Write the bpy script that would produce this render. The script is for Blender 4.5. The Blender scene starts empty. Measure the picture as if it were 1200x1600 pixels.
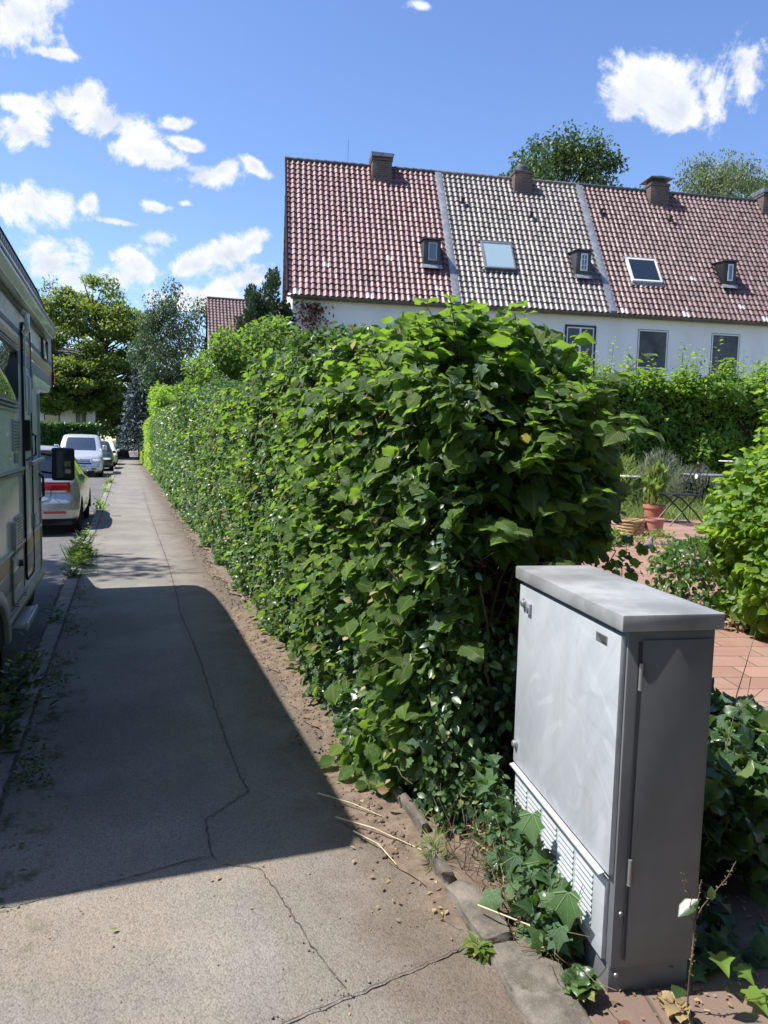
import bpy, math, random
import numpy as np
from mathutils import Vector, Matrix
random.seed(7); rng = np.random.default_rng(11)
SC = bpy.context.scene
COL = SC.collection
R = math.radians

# ------------------------------------------------------------------ camera
CAM_H = 1.6; FPX = 1130.0
YAW = R(19.6248); PITCH = math.atan(102/FPX); ROLL = .024
fw = Vector((math.sin(YAW)*math.cos(PITCH), math.cos(YAW)*math.cos(PITCH), -math.sin(PITCH)))
rt = Vector((math.cos(YAW), -math.sin(YAW), 0)); up = rt.cross(fw)
rt, up = rt*math.cos(ROLL)+up*math.sin(ROLL), up*math.cos(ROLL)-rt*math.sin(ROLL)
cd = bpy.data.cameras.new('camera'); cam = bpy.data.objects.new('camera', cd); COL.objects.link(cam)
M = Matrix((rt, up, -fw)).transposed().to_4x4(); M.translation = (0, 0, CAM_H)
cam.matrix_world = M
cd.sensor_fit = 'VERTICAL'; cd.sensor_height = 36; cd.sensor_width = 27
cd.lens = FPX/1600*36; cd.clip_start = .05; cd.clip_end = 3000
SC.camera = cam
SC.view_settings.view_transform = 'Standard'; SC.view_settings.look = 'None'
SC.view_settings.exposure = 0.7; SC.view_settings.gamma = 1
SC.cycles.max_bounces = 6; SC.cycles.transparent_max_bounces = 6; SC.cycles.transmission_bounces = 4

def ray(x, y): return fw + rt*((x-600)/FPX) + up*((800-y)/FPX)
def atY(x, y, Y):
    d = ray(x, y); return Vector((0, 0, CAM_H)) + d*(Y/d.y)
def terr(x, y):
    def ss(t): t = min(1, max(0, t)); return t*t*(3-2*t)
    return .40*ss((y-3.5)/6.5)*ss((x-1.6)/1.2)
def gnd(x, y):
    d = ray(x, y); t = .5
    for _ in range(4000):
        p = Vector((0, 0, CAM_H)) + d*t
        if p.z <= terr(p.x, p.y): break
        t += .01
    return Vector((p.x, p.y, terr(p.x, p.y)))

# ------------------------------------------------------------------ sun + sky
SUN = Vector((-.972*.5, .235*.5, .866)).normalized()
sl = bpy.data.lights.new('sun', 'SUN'); so = bpy.data.objects.new('sun', sl); COL.objects.link(so)
sl.energy = 5.0; sl.angle = R(.5); sl.color = (1, .955, .89)
so.rotation_euler = SUN.to_track_quat('Z', 'Y').to_euler()
W = bpy.data.worlds.new('World'); SC.world = W; W.use_nodes = True
W.cycles.sampling_method = 'MANUAL'; W.cycles.sample_map_resolution = 1024
wt = W.node_tree; wt.nodes.clear()

class NT:
    """tiny node helper: numbers and tuples become defaults, sockets become links"""
    def __init__(s, t): s.t = t
    def n(s, typ, *ins, out=0, **kw):
        d = s.t.nodes.new(typ)
        named = kw.pop('ins', {})
        for k, v in kw.items(): setattr(d, k, v)
        for i, v in list(enumerate(ins))+list(named.items()):
            if v is None: continue
            if isinstance(v, bpy.types.NodeSocket): s.t.links.new(v, d.inputs[i])
            else: d.inputs[i].default_value = v
        return d.outputs[out] if out is not None else d
    def m(s, op, a, b=0., c=None, clamp=False):
        return s.n('ShaderNodeMath', a, b, c, operation=op, use_clamp=clamp)
    def v(s, op, a, b=None, out=0): return s.n('ShaderNodeVectorMath', a, b, operation=op, out=out)
    def mix(s, f, a, b, blend='MIX'):
        d = s.t.nodes.new('ShaderNodeMix'); d.data_type = 'RGBA'; d.blend_type = blend
        for i, v in ((0, f), (6, a), (7, b)):
            if isinstance(v, bpy.types.NodeSocket): s.t.links.new(v, d.inputs[i])
            else: d.inputs[i].default_value = v if i == 0 else (tuple(v)+(1,))[:4]
        return d.outputs[2]
    def noise(s, scale, detail=3., rough=.5, vec=None, out=0, dist=0.):
        d = s.t.nodes.new('ShaderNodeTexNoise')
        d.inputs['Scale'].default_value = scale; d.inputs['Detail'].default_value = detail
        d.inputs['Roughness'].default_value = rough; d.inputs['Distortion'].default_value = dist
        if vec is not None: s.t.links.new(vec, d.inputs['Vector'])
        return d.outputs[out]
    def ramp(s, f, *stops):
        d = s.t.nodes.new('ShaderNodeValToRGB'); e = d.color_ramp.elements
        while len(e) < len(stops): e.new(.5)
        for el, (p, c) in zip(e, stops):
            el.position = p; el.color = (tuple(c)+(1,))[:4] if not isinstance(c, (int, float)) else (c, c, c, 1)
        s.t.links.new(f, d.inputs[0]); return d.outputs[0]
    def sm(s, x, a, b):
        return s.n('ShaderNodeMapRange', x, a, b, 0., 1., interpolation_type='SMOOTHSTEP')

w = NT(wt)
sky = wt.nodes.new('ShaderNodeTexSky'); sky.sky_type = 'NISHITA'; sky.sun_disc = False
sky.sun_elevation = math.asin(SUN.z); sky.sun_rotation = math.atan2(SUN.x, SUN.y)
sky.air_density = 1.0; sky.dust_density = .5; sky.ozone_density = 3.0
skyc = w.n('ShaderNodeHueSaturation', 0.51, 1.12, 1.12, 1., sky.outputs[0])
tc = w.n('ShaderNodeTexCoord', out=0)
# clouds: blobs round fixed directions of the sky, their edges broken by noise
A = Vector((math.sin(YAW), math.cos(YAW), .25)).normalized()
Ax = A.cross(Vector((0, 0, 1))).normalized(); Az = Ax.cross(A)
da = w.v('DOT_PRODUCT', tc, tuple(A), out=1); dx = w.v('DOT_PRODUCT', tc, tuple(Ax), out=1); dz = w.v('DOT_PRODUCT', tc, tuple(Az), out=1)
dam = w.m('MAXIMUM', da, .05)
P = w.n('ShaderNodeCombineXYZ', w.m('DIVIDE', dx, dam), w.m('DIVIDE', dz, dam), 0.)
CL = [(15,30,75,52,0),(-10,50,60,45,0),(75,82,34,9,8),(100,160,60,24,-12),(40,162,42,16,0),(30,205,58,26,-15),(175,190,72,28,16),
      (215,235,58,22,8),(262,255,34,12,0),(270,193,26,11,0),(290,225,46,9,18),(320,275,52,22,0),(300,262,30,14,15),(345,268,28,16,-30),(402,262,22,9,30),(40,322,78,30,6),
      (30,318,60,30,0),(137,320,17,13,0),(245,325,26,10,8),(243,370,32,12,5),(190,348,34,6,8),(290,318,14,7,0),(80,412,62,34,0),
      (110,432,40,26,0),(212,412,46,32,0),(190,430,40,22,0),(300,415,58,22,-5),(355,400,44,24,-15),(392,380,24,17,-40),(395,434,48,20,-18),
      (300,470,70,30,0),(1062,132,96,58,0),(1005,135,56,44,30),(1120,132,76,44,-8),(975,175,36,24,-30),(1062,172,66,36,0),(1092,120,60,40,0),(662,8,32,9,5)]
mask = None
for (cx, cy, rx, ry, a) in CL:
    d = ray(cx, cy).normalized(); k = d.dot(A); px, pz = d.dot(Ax)/k, d.dot(Az)/k
    d1 = ray(cx+5, cy).normalized(); k1 = d1.dot(A); q = Vector((d1.dot(Ax)/k1-px, d1.dot(Az)/k1-pz))
    s_ = q.length/5; th = math.atan2(q.y, q.x) - R(a)
    mp = w.n('ShaderNodeMapping', P, (px, pz, 0), (0, 0, th), (rx*s_*1.10, ry*s_*1.10, 1), vector_type='TEXTURE')
    ln = w.v('LENGTH', mp, out=1)
    b = w.m('SUBTRACT', 1., ln)
    mask = b if mask is None else w.m('SMOOTH_MAX', mask, b, .35)
mask = w.m('MAXIMUM', mask, -1.2)
n1 = w.noise(11., 8., .62, P, dist=.6)
n2 = w.noise(30., 8., .68, w.v('ADD', P, (3.1, 1.7, 0)))
dens = w.m('ADD', w.m('ADD', w.m('MULTIPLY', mask, 1.1), w.m('MULTIPLY', w.m('SUBTRACT', n1, .5), 3.6)), w.m('MULTIPLY', w.m('SUBTRACT', n2, .5), 2.0))
alpha = w.m('MULTIPLY', w.m('POWER', w.sm(dens, -.05, .70), 1.05), w.sm(da, .2, .5))
n3 = w.noise(11., 8., .62, w.v('ADD', P, (-.012, .030, 0)), dist=.6)
lit_ = w.m('ADD', w.m('MULTIPLY', w.m('SUBTRACT', n1, n3), 3.2), w.m('SUBTRACT', .95, w.m('MULTIPLY', w.sm(dens, .2, 1.5), .75)))
ccol = w.mix(w.m('MAXIMUM', w.m('MINIMUM', lit_, 1.), 0.), (3.55, 3.85, 4.5), (5.1, 5.2, 5.35))
zz = w.n('ShaderNodeSeparateXYZ', tc, out=2)
haze = w.m('SUBTRACT', 1., w.sm(zz, 0.0, .6))
bg = w.n('ShaderNodeBackground', w.mix(alpha, skyc, ccol), .125)
wt.links.new(bg, w.n('ShaderNodeOutputWorld', out=None).inputs[0])

# ------------------------------------------------------------------ material helpers
MATS = {}
def newmat(name):
    m = bpy.data.materials.new(name); m.use_nodes = True; m.node_tree.nodes.clear(); MATS[name] = m
    return m, NT(m.node_tree)
def finish(m, t, sh, disp=None):
    o = m.node_tree.nodes.new('ShaderNodeOutputMaterial'); m.node_tree.links.new(sh, o.inputs[0]); return m
def bsdf(t, col, rough=.6, metal=0., spec=.5, normal=None, coat=0., **kw):
    d = t.t.nodes.new('ShaderNodeBsdfPrincipled')
    def s(n, v):
        if isinstance(v, bpy.types.NodeSocket): t.t.links.new(v, d.inputs[n])
        else: d.inputs[n].default_value = (tuple(v)+(1,))[:4] if n == 'Base Color' else v
    s('Base Color', col); s('Roughness', rough); s('Metallic', metal); s('Specular IOR Level', spec); s('Coat Weight', coat)
    if normal is not None: t.t.links.new(normal, d.inputs['Normal'])
    for k, v in kw.items(): s(k.replace('_', ' '), v)
    return d.outputs[0]
def bump(t, h, strength=.3, dist=.01):
    return t.n('ShaderNodeBump', strength, dist, None, h) if False else _bump(t, h, strength, dist)
def _bump(t, h, strength, dist):
    d = t.t.nodes.new('ShaderNodeBump'); d.inputs['Strength'].default_value = strength; d.inputs['Distance'].default_value = dist
    t.t.links.new(h, d.inputs['Height']); return d.outputs[0]
def scale3(t, vec, s): return t.v('MULTIPLY', vec, s)
def obj_co(t): return t.n('ShaderNodeTexCoord', out=3)

def mat_paint(name, col, rough=.4, var=.12, scale=3., metal=0., coat=0., bumpy=0., spec=.5, streak=False):
    m, t = newmat(name); co = obj_co(t)
    v = scale3(t, co, (6, 6, .7)) if streak else co
    n = t.noise(scale, 5., .6, v)
    c = t.mix(t.sm(n, .3, .7), [x*(1-var) for x in col], [min(1, x*(1+var*.5)) for x in col])
    n2 = t.noise(scale*9, 4., .6, co)
    rg = t.m('ADD', rough-.06, t.m('MULTIPLY', n2, .14))
    nm = bump(t, n2, bumpy, .004) if bumpy else None
    return finish(m, t, bsdf(t, c, rg, metal, spec, nm, coat))
def mat_leaf(name, stops, trans, rough=.42, tf=.38, veins=0., spec=.5, palm=False):
    """colour differs from leaf to leaf through the per-leaf random attribute"""
    m, t = newmat(name)
    at = t.n('ShaderNodeAttribute', out=None, attribute_name='rnd'); rr = at.outputs['Fac']
    c = t.ramp(rr, *stops)
    uv = t.n('ShaderNodeUVMap', out=0, uv_map='uv')
    nrm = None
    if veins:
        s = t.n('ShaderNodeSeparateXYZ', uv, out=None); u, v = s.outputs[0], s.outputs[1]
        au = t.m('ABSOLUTE', u)
        ph = t.m('SUBTRACT', t.m('MULTIPLY', v, 9.), t.m('MULTIPLY', au, 7.))
        fr = t.m('ABSOLUTE', t.m('SUBTRACT', t.m('FRACT', ph), .5))
        side = t.m('SUBTRACT', 1., t.sm(fr, .02, .14)); mid = t.m('SUBTRACT', 1., t.sm(au, .0, .035))
        vn = t.m('MAXIMUM', t.m('MULTIPLY', side, .55), mid)
        if palm:
            ang = t.m('ARCTAN2', au, t.m('ADD', v, .02)); rad = t.m('SQRT', t.m('ADD', t.m('MULTIPLY', u, u), t.m('MULTIPLY', v, v)))
            dd = t.m('MINIMUM', t.m('MINIMUM', ang, t.m('ABSOLUTE', t.m('SUBTRACT', ang, .72))), t.m('ABSOLUTE', t.m('SUBTRACT', ang, 1.38)))
            vn = t.m('SUBTRACT', 1., t.sm(t.m('MULTIPLY', dd, rad), .008, .035)); fr = vn
        c = t.mix(t.m('MULTIPLY', vn, veins), c, [min(1, x*1.9+.03) for x in stops[-1][1]])
        nrm = bump(t, t.m('ADD', t.m('MULTIPLY', fr, 1.), t.m('MULTIPLY', t.noise(30., 3., .6, uv), .35)), .55, .012)
    geo = t.n('ShaderNodeNewGeometry', out=None)
    cb = t.mix(geo.outputs['Backfacing'], c, t.mix(.35, c, (.16, .22, .10)))
    p = bsdf(t, cb, t.m('ADD', rough, t.m('MULTIPLY', rr, .12)), 0., spec, nrm)
    tr = t.n('ShaderNodeBsdfTranslucent', t.mix(t.m('MULTIPLY', rr, .6), trans, [min(1, x*1.35) for x in trans]))
    return finish(m, t, t.n('ShaderNodeMixShader', tf, p, tr))

# ------------------------------------------------------------------ mesh helpers
def tag(o, label=None, cat=None, group=None, kind=None):
    if label: o['label'] = label
    if cat: o['category'] = cat
    if group: o['group'] = group
    if kind: o['kind'] = kind
    return o
def empty(name, loc=(0, 0, 0), rz=0., **kw):
    o = bpy.data.objects.new(name, None); COL.objects.link(o); o.location = loc; o.rotation_euler = (0, 0, rz)
    o.empty_display_size = .2
    return tag(o, **kw)
def mesh_np(name, verts, polys, mat, parent=None, uv=None, rnd=None, smooth=False):
    """polys: (F,k) int array or a list of such arrays"""
    if not isinstance(polys, list): polys = [polys]
    polys = [np.asarray(p, dtype=np.int32) for p in polys if len(p)]
    me = bpy.data.meshes.new(name)
    verts = np.asarray(verts, dtype=np.float32)
    me.vertices.add(len(verts)); me.vertices.foreach_set('co', verts.ravel())
    idx = np.concatenate([p.ravel() for p in polys]); sizes = np.concatenate([np.full(len(p), p.shape[1], np.int32) for p in polys])
    me.loops.add(len(idx)); me.loops.foreach_set('vertex_index', idx)
    me.polygons.add(len(sizes)); st = np.zeros(len(sizes), np.int32); st[1:] = np.cumsum(sizes)[:-1]
    me.polygons.foreach_set('loop_start', st)
    try: me.polygons.foreach_set('loop_total', sizes)
    except Exception: pass
    if smooth: me.polygons.foreach_set('use_smooth', np.ones(len(sizes), bool))
    if uv is not None:
        l = me.uv_layers.new(name='uv'); l.data.foreach_set('uv', np.asarray(uv, np.float32)[idx].ravel())
    if rnd is not None:
        a = me.attributes.new('rnd', 'FLOAT', 'POINT'); a.data.foreach_set('value', np.asarray(rnd, np.float32))
    me.update(calc_edges=True); me.validate()
    ml = mat if isinstance(mat, (list, tuple)) else [mat]
    for m in ml: me.materials.append(MATS[m])
    o = bpy.data.objects.new(name, me); COL.objects.link(o)
    if parent: o.parent = parent
    return o
class MB:
    """collects boxes, tubes, lathes, prisms; build() links them as one mesh object"""
    def __init__(s): s.v = []; s.f = []
    def add(s, vs, fs):
        b = len(s.v); s.v += [tuple(v) for v in vs]; s.f += [tuple(i+b for i in f) for f in fs]; return s
    def box(s, x0, x1, y0, y1, z0, z1, mat=None):
        vs = [(x, y, z) for z in (z0, z1) for y in (y0, y1) for x in (x0, x1)]
        if mat: vs = [mat @ Vector(v) for v in vs]
        return s.add(vs, [(0, 2, 3, 1), (4, 5, 7, 6), (0, 1, 5, 4), (2, 6, 7, 3), (0, 4, 6, 2), (1, 3, 7, 5)])
    def prism(s, poly, a0, a1, axis='x'):
        """poly in the plane square to axis; swept from a0 to a1"""
        def pt(p, a): return {'x': (a, p[0], p[1]), 'y': (p[0], a, p[1]), 'z': (p[0], p[1], a)}[axis]
        n = len(poly)
        vs = [pt(p, a0) for p in poly]+[pt(p, a1) for p in poly]
        fs = [tuple(range(n))[::-1], tuple(range(n, 2*n))]+[(i, (i+1) % n, n+(i+1) % n, n+i) for i in range(n)]
        return s.add(vs, fs)
    def tube(s, path, rad, sides=8, cap=True):
        path = [Vector(p) for p in path]; n = len(path)
        if not isinstance(rad, (list, tuple)): rad = [rad]*n
        vs = []; ref = Vector((.13, .31, .94))
        for i, p in enumerate(path):
            t = (path[min(i+1, n-1)]-path[max(i-1, 0)]).normalized()
            a = t.cross(ref)
            if a.length < .05: a = t.cross(Vector((1, 0, 0)))
            a.normalize(); b = t.cross(a); 
            for k in range(sides):
                c = 2*math.pi*k/sides; vs.append(p+(a*math.cos(c)+b*math.sin(c))*rad[i])
        fs = [(i*sides+k, i*sides+(k+1) % sides, (i+1)*sides+(k+1) % sides, (i+1)*sides+k) for i in range(n-1) for k in range(sides)]
        if cap: fs += [tuple(range(sides))[::-1], tuple(range((n-1)*sides, n*sides))]
        return s.add(vs, fs)
    def lathe(s, prof, c=(0, 0, 0), axis='z', sides=24):
        vs = []
        for (r, h) in prof:
            for k in range(sides):
                a = 2*math.pi*k/sides; x, y = r*math.cos(a), r*math.sin(a)
                vs.append({'z': (c[0]+x, c[1]+y, c[2]+h), 'x': (c[0]+h, c[1]+x, c[2]+y), 'y': (c[0]+x, c[1]+h, c[2]+y)}[axis])
        n = len(prof)
        fs = [(i*sides+k, i*sides+(k+1) % sides, (i+1)*sides+(k+1) % sides, (i+1)*sides+k) for i in range(n-1) for k in range(sides)]
        return s.add(vs, fs)
    def build(s, name, mat, parent=None, bevel=0., smooth=False, seg=2):
        me = bpy.data.meshes.new(name); me.from_pydata(s.v, [], s.f); me.update()
        import bmesh
        bm = bmesh.new(); bm.from_mesh(me); bmesh.ops.recalc_face_normals(bm, faces=bm.faces)
        if bevel:
            ed = [e for e in bm.edges if len(e.link_faces) == 2 and e.calc_face_angle(0) > .5]
            bmesh.ops.bevel(bm, geom=ed, offset=bevel, segments=seg, affect='EDGES', profile=.6, clamp_overlap=True)
        bm.to_mesh(me); bm.free()
        if smooth or bevel:
            me.polygons.foreach_set('use_smooth', [True]*len(me.polygons))
            try: me.set_sharp_from_angle(angle=R(35))
            except Exception: pass
        me.materials.append(MATS[mat])
        o = bpy.data.objects.new(name, me); COL.objects.link(o)
        if parent: o.parent = parent
        return o
def copy_thing(o, parent=None):
    c = o.copy(); COL.objects.link(c)
    if parent: c.parent = parent
    for ch in list(o.children): copy_thing(ch, c)
    return c
def nz(p, s=1.0, seed=0.):
    """cheap smooth noise in [-1,1] for arrays of points"""
    x, y, z = p[..., 0]*s+seed, p[..., 1]*s+seed*1.7, p[..., 2]*s-seed
    return (np.sin(1.7*x+1.3*np.sin(1.1*y+.5*z))+np.sin(2.3*y+1.1*np.sin(1.9*z+.7*x))+np.sin(2.9*z+1.7*np.sin(1.3*x+1.1*y))
            + .5*np.sin(4.1*x+3.7*y)+.5*np.sin(5.3*z+4.3*x))/4.
def unit(a): return a/np.maximum(1e-9, np.linalg.norm(a, axis=-1, keepdims=True))

# ------------------------------------------------------------------ leaf templates
def t_leaf(segs, prof, fold=.18, curl=.15, cols=1, serr=0., wav=0.):
    """leaf from (0,0) to (0,1): rows along the midrib, cols quads per half"""
    vs, uv = [], []
    for i in range(segs+1):
        v = i/segs; hw = np.interp(v, [p[0] for p in prof], [p[1] for p in prof])
        if serr and 0 < i < segs: hw *= 1+(serr if i % 2 else -serr)
        for j in range(-cols, cols+1):
            u = j/cols
            back = (serr*.35 if (i % 2 and abs(j) == cols) else 0)
            vs.append((u*hw, v-.08*abs(u)*(v < .12)+back*.2, fold*abs(u)*hw-curl*v*v+wav*math.sin(v*7+j*2.1)*abs(u)*.5)); uv.append((u*hw*2, v))
    n = 2*cols+1
    fs = [(i*n+j, i*n+j+1, (i+1)*n+j+1, (i+1)*n+j) for i in range(segs) for j in range(n-1)]
    return np.array(vs), np.array(fs), np.array(uv)
HAZ = [(0, .14), (.06, .34), (.22, .45), (.48, .49), (.70, .44), (.84, .29), (.93, .11), (1, .01)]
OVAL = [(0, .03), (.2, .24), (.45, .31), (.75, .22), (1, .01)]
BEECH = [(0, .04), (.25, .28), (.5, .34), (.8, .2), (1, .01)]
T_HAZ = [t_leaf(11, HAZ, f, c, 2, .07, w_) for f, c, w_ in ((.16, .15, .14), (.02, .35, .20), (.30, -.05, .12), (.10, .55, .16), (-.12, .2, .2))]
T_OV = [t_leaf(3, OVAL, f, c) for f, c in ((.3, .12), (.1, .3))]
T_BE = [t_leaf(4, BEECH, f, c, wav=.06) for f, c in ((.35, .12), (.15, .35))]
T_TINY = [t_leaf(2, [(0, .05), (.5, .34), (1, .03)], f, c) for f, c in ((.4, .1), (.1, .3))]
def t_ivy(fold, curl):
    curl *= 1.6
    o = [(0, 0), (.22, -.12), (.42, .02), (.33, .2), (.58, .42), (.34, .52), (.24, .62), (.12, .85), (0, 1.05)]
    pts = o+[(-x, y) for x, y in o[-2:0:-1]]
    c = (0, .38)
    vs = [(0, .38, 0)]+[(x, y, fold*abs(x)-curl*(y-.3)**2) for x, y in pts]
    n = len(pts)
    fs = [(0, 1+i, 1+(i+1) % n) for i in range(n)]
    return np.array(vs), np.array(fs), np.array([(v[0]*1.6, v[1]) for v in vs])
T_IVY = [t_ivy(.25, .2), t_ivy(.05, .4), t_ivy(.45, .1)]
GR = [(0, .03), (.5, .025), (1, .003)]
T_BLADE = [t_leaf(4, GR, .5, c) for c in (.2, .6)]
T_NEEDLE = [t_leaf(1, [(0, .07), (1, .03)], .6, .05)]

def leaves(name, P_, T, N, size, temps, mat, parent=None, rnd=None, smooth=True):
    P_ = np.asarray(P_, float); n = len(P_)
    if n == 0: return None
    T = unit(np.asarray(T, float)); N = np.asarray(N, float)
    B = unit(np.cross(T, N)); N = unit(np.cross(B, T))
    size = np.broadcast_to(size, (n,)).astype(float)
    rnd = rng.random(n) if rnd is None else rnd
    pick = rng.integers(0, len(temps), n)
    V, F, U, RR = [], [], [], []; base = 0
    for k, (tv, tf, tu) in enumerate(temps):
        s = np.where(pick == k)[0]
        if not len(s): continue
        sx = (size[s]*rng.uniform(.85, 1.15, len(s)))[:, None, None]
        sz = size[s][:, None, None]
        v = P_[s][:, None, :]+tv[None, :, 0:1]*B[s][:, None, :]*sx+tv[None, :, 1:2]*T[s][:, None, :]*sz+tv[None, :, 2:3]*N[s][:, None, :]*sz
        V.append(v.reshape(-1, 3)); m = len(tv)
        F.append((tf[None]+(base+np.arange(len(s))*m)[:, None, None]).reshape(-1, tf.shape[1])); base += len(s)*m
        U.append(np.tile(tu, (len(s), 1))); RR.append(np.repeat(rnd[s], m))
    return mesh_np(name, np.concatenate(V), F, mat, parent, np.concatenate(U), np.concatenate(RR), smooth)

# ------------------------------------------------------------------ materials
H_ = [(0, (.024, .062, .016)), (.45, (.036, .092, .020)), (.8, (.055, .13, .024)), (.97, (.11, .19, .03)), (1, (.42, .38, .05))]
mat_leaf('hazel_leaf', H_, (.28, .47, .05), .40, .40, veins=.35)
mat_leaf('ivy_leaf', [(0, (.020, .055, .022)), (.6, (.04, .098, .034)), (1, (.085, .16, .05))], (.14, .30, .03), .34, .22, spec=.6, veins=.45, palm=True)
mat_leaf('hedge_leaf', [(0, (.030, .066, .024)), (.5, (.056, .11, .036)), (.90, (.10, .17, .055)), (.97, (.16, .22, .08)), (1, (.22, .21, .06))], (.20, .34, .06), .30, .28, spec=.7)
mat_leaf('privet_leaf', [(0, (.10, .19, .025)), (.6, (.15, .27, .03)), (1, (.22, .34, .04))], (.42, .62, .05), .42, .40)
mat_leaf('hornbeam_leaf', [(0, (.06, .13, .020)), (.6, (.095, .19, .028)), (1, (.16, .26, .04))], (.38, .58, .05), .45, .45)
mat_leaf('laurel_leaf', [(0, (.03, .08, .018)), (1, (.07, .15, .03))], (.16, .32, .03), .3, .25)
mat_leaf('chestnut_leaf', [(0, (.045, .085, .016)), (.6, (.075, .125, .02)), (1, (.13, .17, .025))], (.28, .38, .035), .45, .42)
mat_leaf('dark_leaf', [(0, (.028, .05, .028)), (.7, (.05, .085, .045)), (1, (.09, .13, .07))], (.13, .22, .06), .45, .3)
mat_leaf('conifer_leaf', [(0, (.012, .032, .014)), (1, (.032, .065, .026))], (.05, .11, .03), .55, .15)
mat_leaf('spruce_leaf', [(0, (.03, .05, .06)), (1, (.07, .10, .12))], (.08, .12, .12), .55, .1)
mat_leaf('oak_leaf', [(0, (.028, .055, .018)), (.8, (.05, .085, .024)), (1, (.10, .11, .03))], (.10, .19, .03), .4, .25)
mat_leaf('willow_leaf', [(0, (.07, .095, .05)), (1, (.13, .16, .08))], (.28, .36, .12), .5, .35)
mat_leaf('grass_blade', [(0, (.06, .12, .02)), (.6, (.11, .19, .03)), (1, (.32, .28, .12))], (.35, .48, .08), .5, .4)
mat_leaf('dry_leaf', [(0, (.16, .10, .05)), (.5, (.28, .20, .10)), (1, (.42, .33, .18))], (.4, .28, .12), .7, .2)
mat_leaf('lavender_leaf', [(0, (.12, .15, .09)), (.7, (.20, .24, .13)), (1, (.33, .26, .36))], (.3, .36, .18), .6, .35)
mat_leaf('red_leaf', [(0, (.12, .06, .045)), (1, (.22, .10, .06))], (.3, .12, .05), .6, .25)
mat_paint('bark', (.10, .080, .062), .85, .45, 9., bumpy=.8)
mat_paint('twig', (.13, .095, .065), .8, .4, 12., bumpy=.4)
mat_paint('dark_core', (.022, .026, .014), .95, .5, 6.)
mat_paint('straw', (.50, .42, .26), .7, .3, 15.)

def mat_asphalt(name, base, brown, seamx=None):
    m, t = newmat(name); co = obj_co(t)
    sx = t.n('ShaderNodeSeparateXYZ', co, out=None)
    g1 = t.n('ShaderNodeTexVoronoi', out=None, feature='F1'); g1.inputs['Scale'].default_value = 150; t.t.links.new(co, g1.inputs['Vector'])
    gv = t.ramp(g1.outputs['Color'], (0, .34), (.5, .74), (.82, .82), (1, 1.))
    fine = t.noise(420., 3., .6, co); mid = t.noise(16., 6., .65, co); big = t.noise(1.3, 5., .6, co)
    c = t.mix(t.sm(big, .35, .68), [x*.82 for x in base], [x*1.1 for x in base])
    if seamx is not None:
        wob = t.m('ADD', sx.outputs[0], t.m('MULTIPLY', t.noise(2.2, 4., .6, co), .16))
        right = t.sm(wob, seamx+.05, seamx+.12)
        c = t.mix(t.m('MULTIPLY', right, .5), c, brown)
        st = t.sm(t.m('ADD', sx.outputs[0], t.m('MULTIPLY', t.noise(3.4, 6., .65, co), .75)), .95, 1.32)
        c = t.mix(t.m('MULTIPLY', st, .85), c, (.155, .118, .088))
        tan = t.m('MULTIPLY', t.sm(t.noise(.9, 4., .55, t.v('ADD', co, (4, 2, 0))), .46, .66), t.m('SUBTRACT', 1., t.sm(sx.outputs[1], 2.5, 5.)))
        c = t.mix(t.m('MULTIPLY', tan, .5), c, (.37, .30, .225))
        moss = t.m('MULTIPLY', t.sm(t.noise(5.5, 6., .7, co), .50, .66), t.m('SUBTRACT', 1., t.sm(t.m('ADD', sx.outputs[0], t.m('MULTIPLY', t.noise(2.6, 4., .6, co), .25)), -.30, -.08)))
        c = t.mix(t.m('MULTIPLY', moss, .9), c, (.055, .065, .022))
        m2 = t.m('MULTIPLY', t.sm(t.noise(2.1, 6., .7, t.v('ADD', co, (9, 3, 0))), .52, .66), t.m('MULTIPLY', right, t.sm(sx.outputs[1], 5.5, 9.)))
        c = t.mix(t.m('MULTIPLY', m2, .6), c, (.085, .085, .04))
    c = t.mix(.75, c, t.mix(1., c, gv, 'MULTIPLY'))
    c = t.mix(t.m('MULTIPLY', t.sm(mid, .55, .78), .3), c, [x*.45 for x in base])
    c = t.mix(t.sm(fine, .67, .74), c, (.42, .40, .36))
    h = t.m('ADD', t.m('MULTIPLY', g1.outputs['Distance'], -.9), t.m('ADD', t.m('MULTIPLY', fine, .6), t.m('MULTIPLY', mid, .8)))
    return finish(m, t, bsdf(t, c, .86, 0., .35, bump(t, h, .75, .004)))
mat_asphalt('pavement_asphalt', (.285, .262, .232), (.245, .208, .172), .43)
mat_asphalt('road_asphalt', (.17, .165, .16), (.16, .15, .14))
def mat_stone(name, c0, c1, scale=7., b=.6, lichen=None):
    m, t = newmat(name); co = obj_co(t)
    n = t.noise(scale, 7., .65, co); f = t.noise(scale*22, 3., .6, co)
    c = t.mix(t.sm(n, .35, .68), c0, c1); c = t.mix(t.m('MULTIPLY', t.sm(f, .5, .75), .35), c, [x*1.5 for x in c1])
    if lichen: c = t.mix(t.m('MULTIPLY', t.sm(t.noise(scale*1.7, 5., .7, t.v('ADD', co, (3, 3, 3))), .57, .66), .8), c, lichen)
    return finish(m, t, bsdf(t, c, .88, 0., .3, bump(t, t.m('ADD', n, t.m('MULTIPLY', f, .3)), b, .012)))
mat_stone('kerb_stone', (.20, .185, .165), (.29, .27, .24), lichen=(.07, .075, .03))
mat_stone('old_concrete', (.10, .088, .072), (.21, .185, .155), 9., 1., (.075, .07, .045))
mat_stone('crack_dark', (.055, .048, .04), (.11, .095, .08), 20.)
mat_stone('crack_pale', (.17, .15, .12), (.25, .22, .18), 20.)
mat_stone('dark_soil', (.12, .088, .065), (.22, .165, .125), 14., 1., (.17, .125, .09))
mat_stone('garden_earth', (.10, .085, .045), (.20, .17, .10), 4., 1., (.09, .13, .03))
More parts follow.
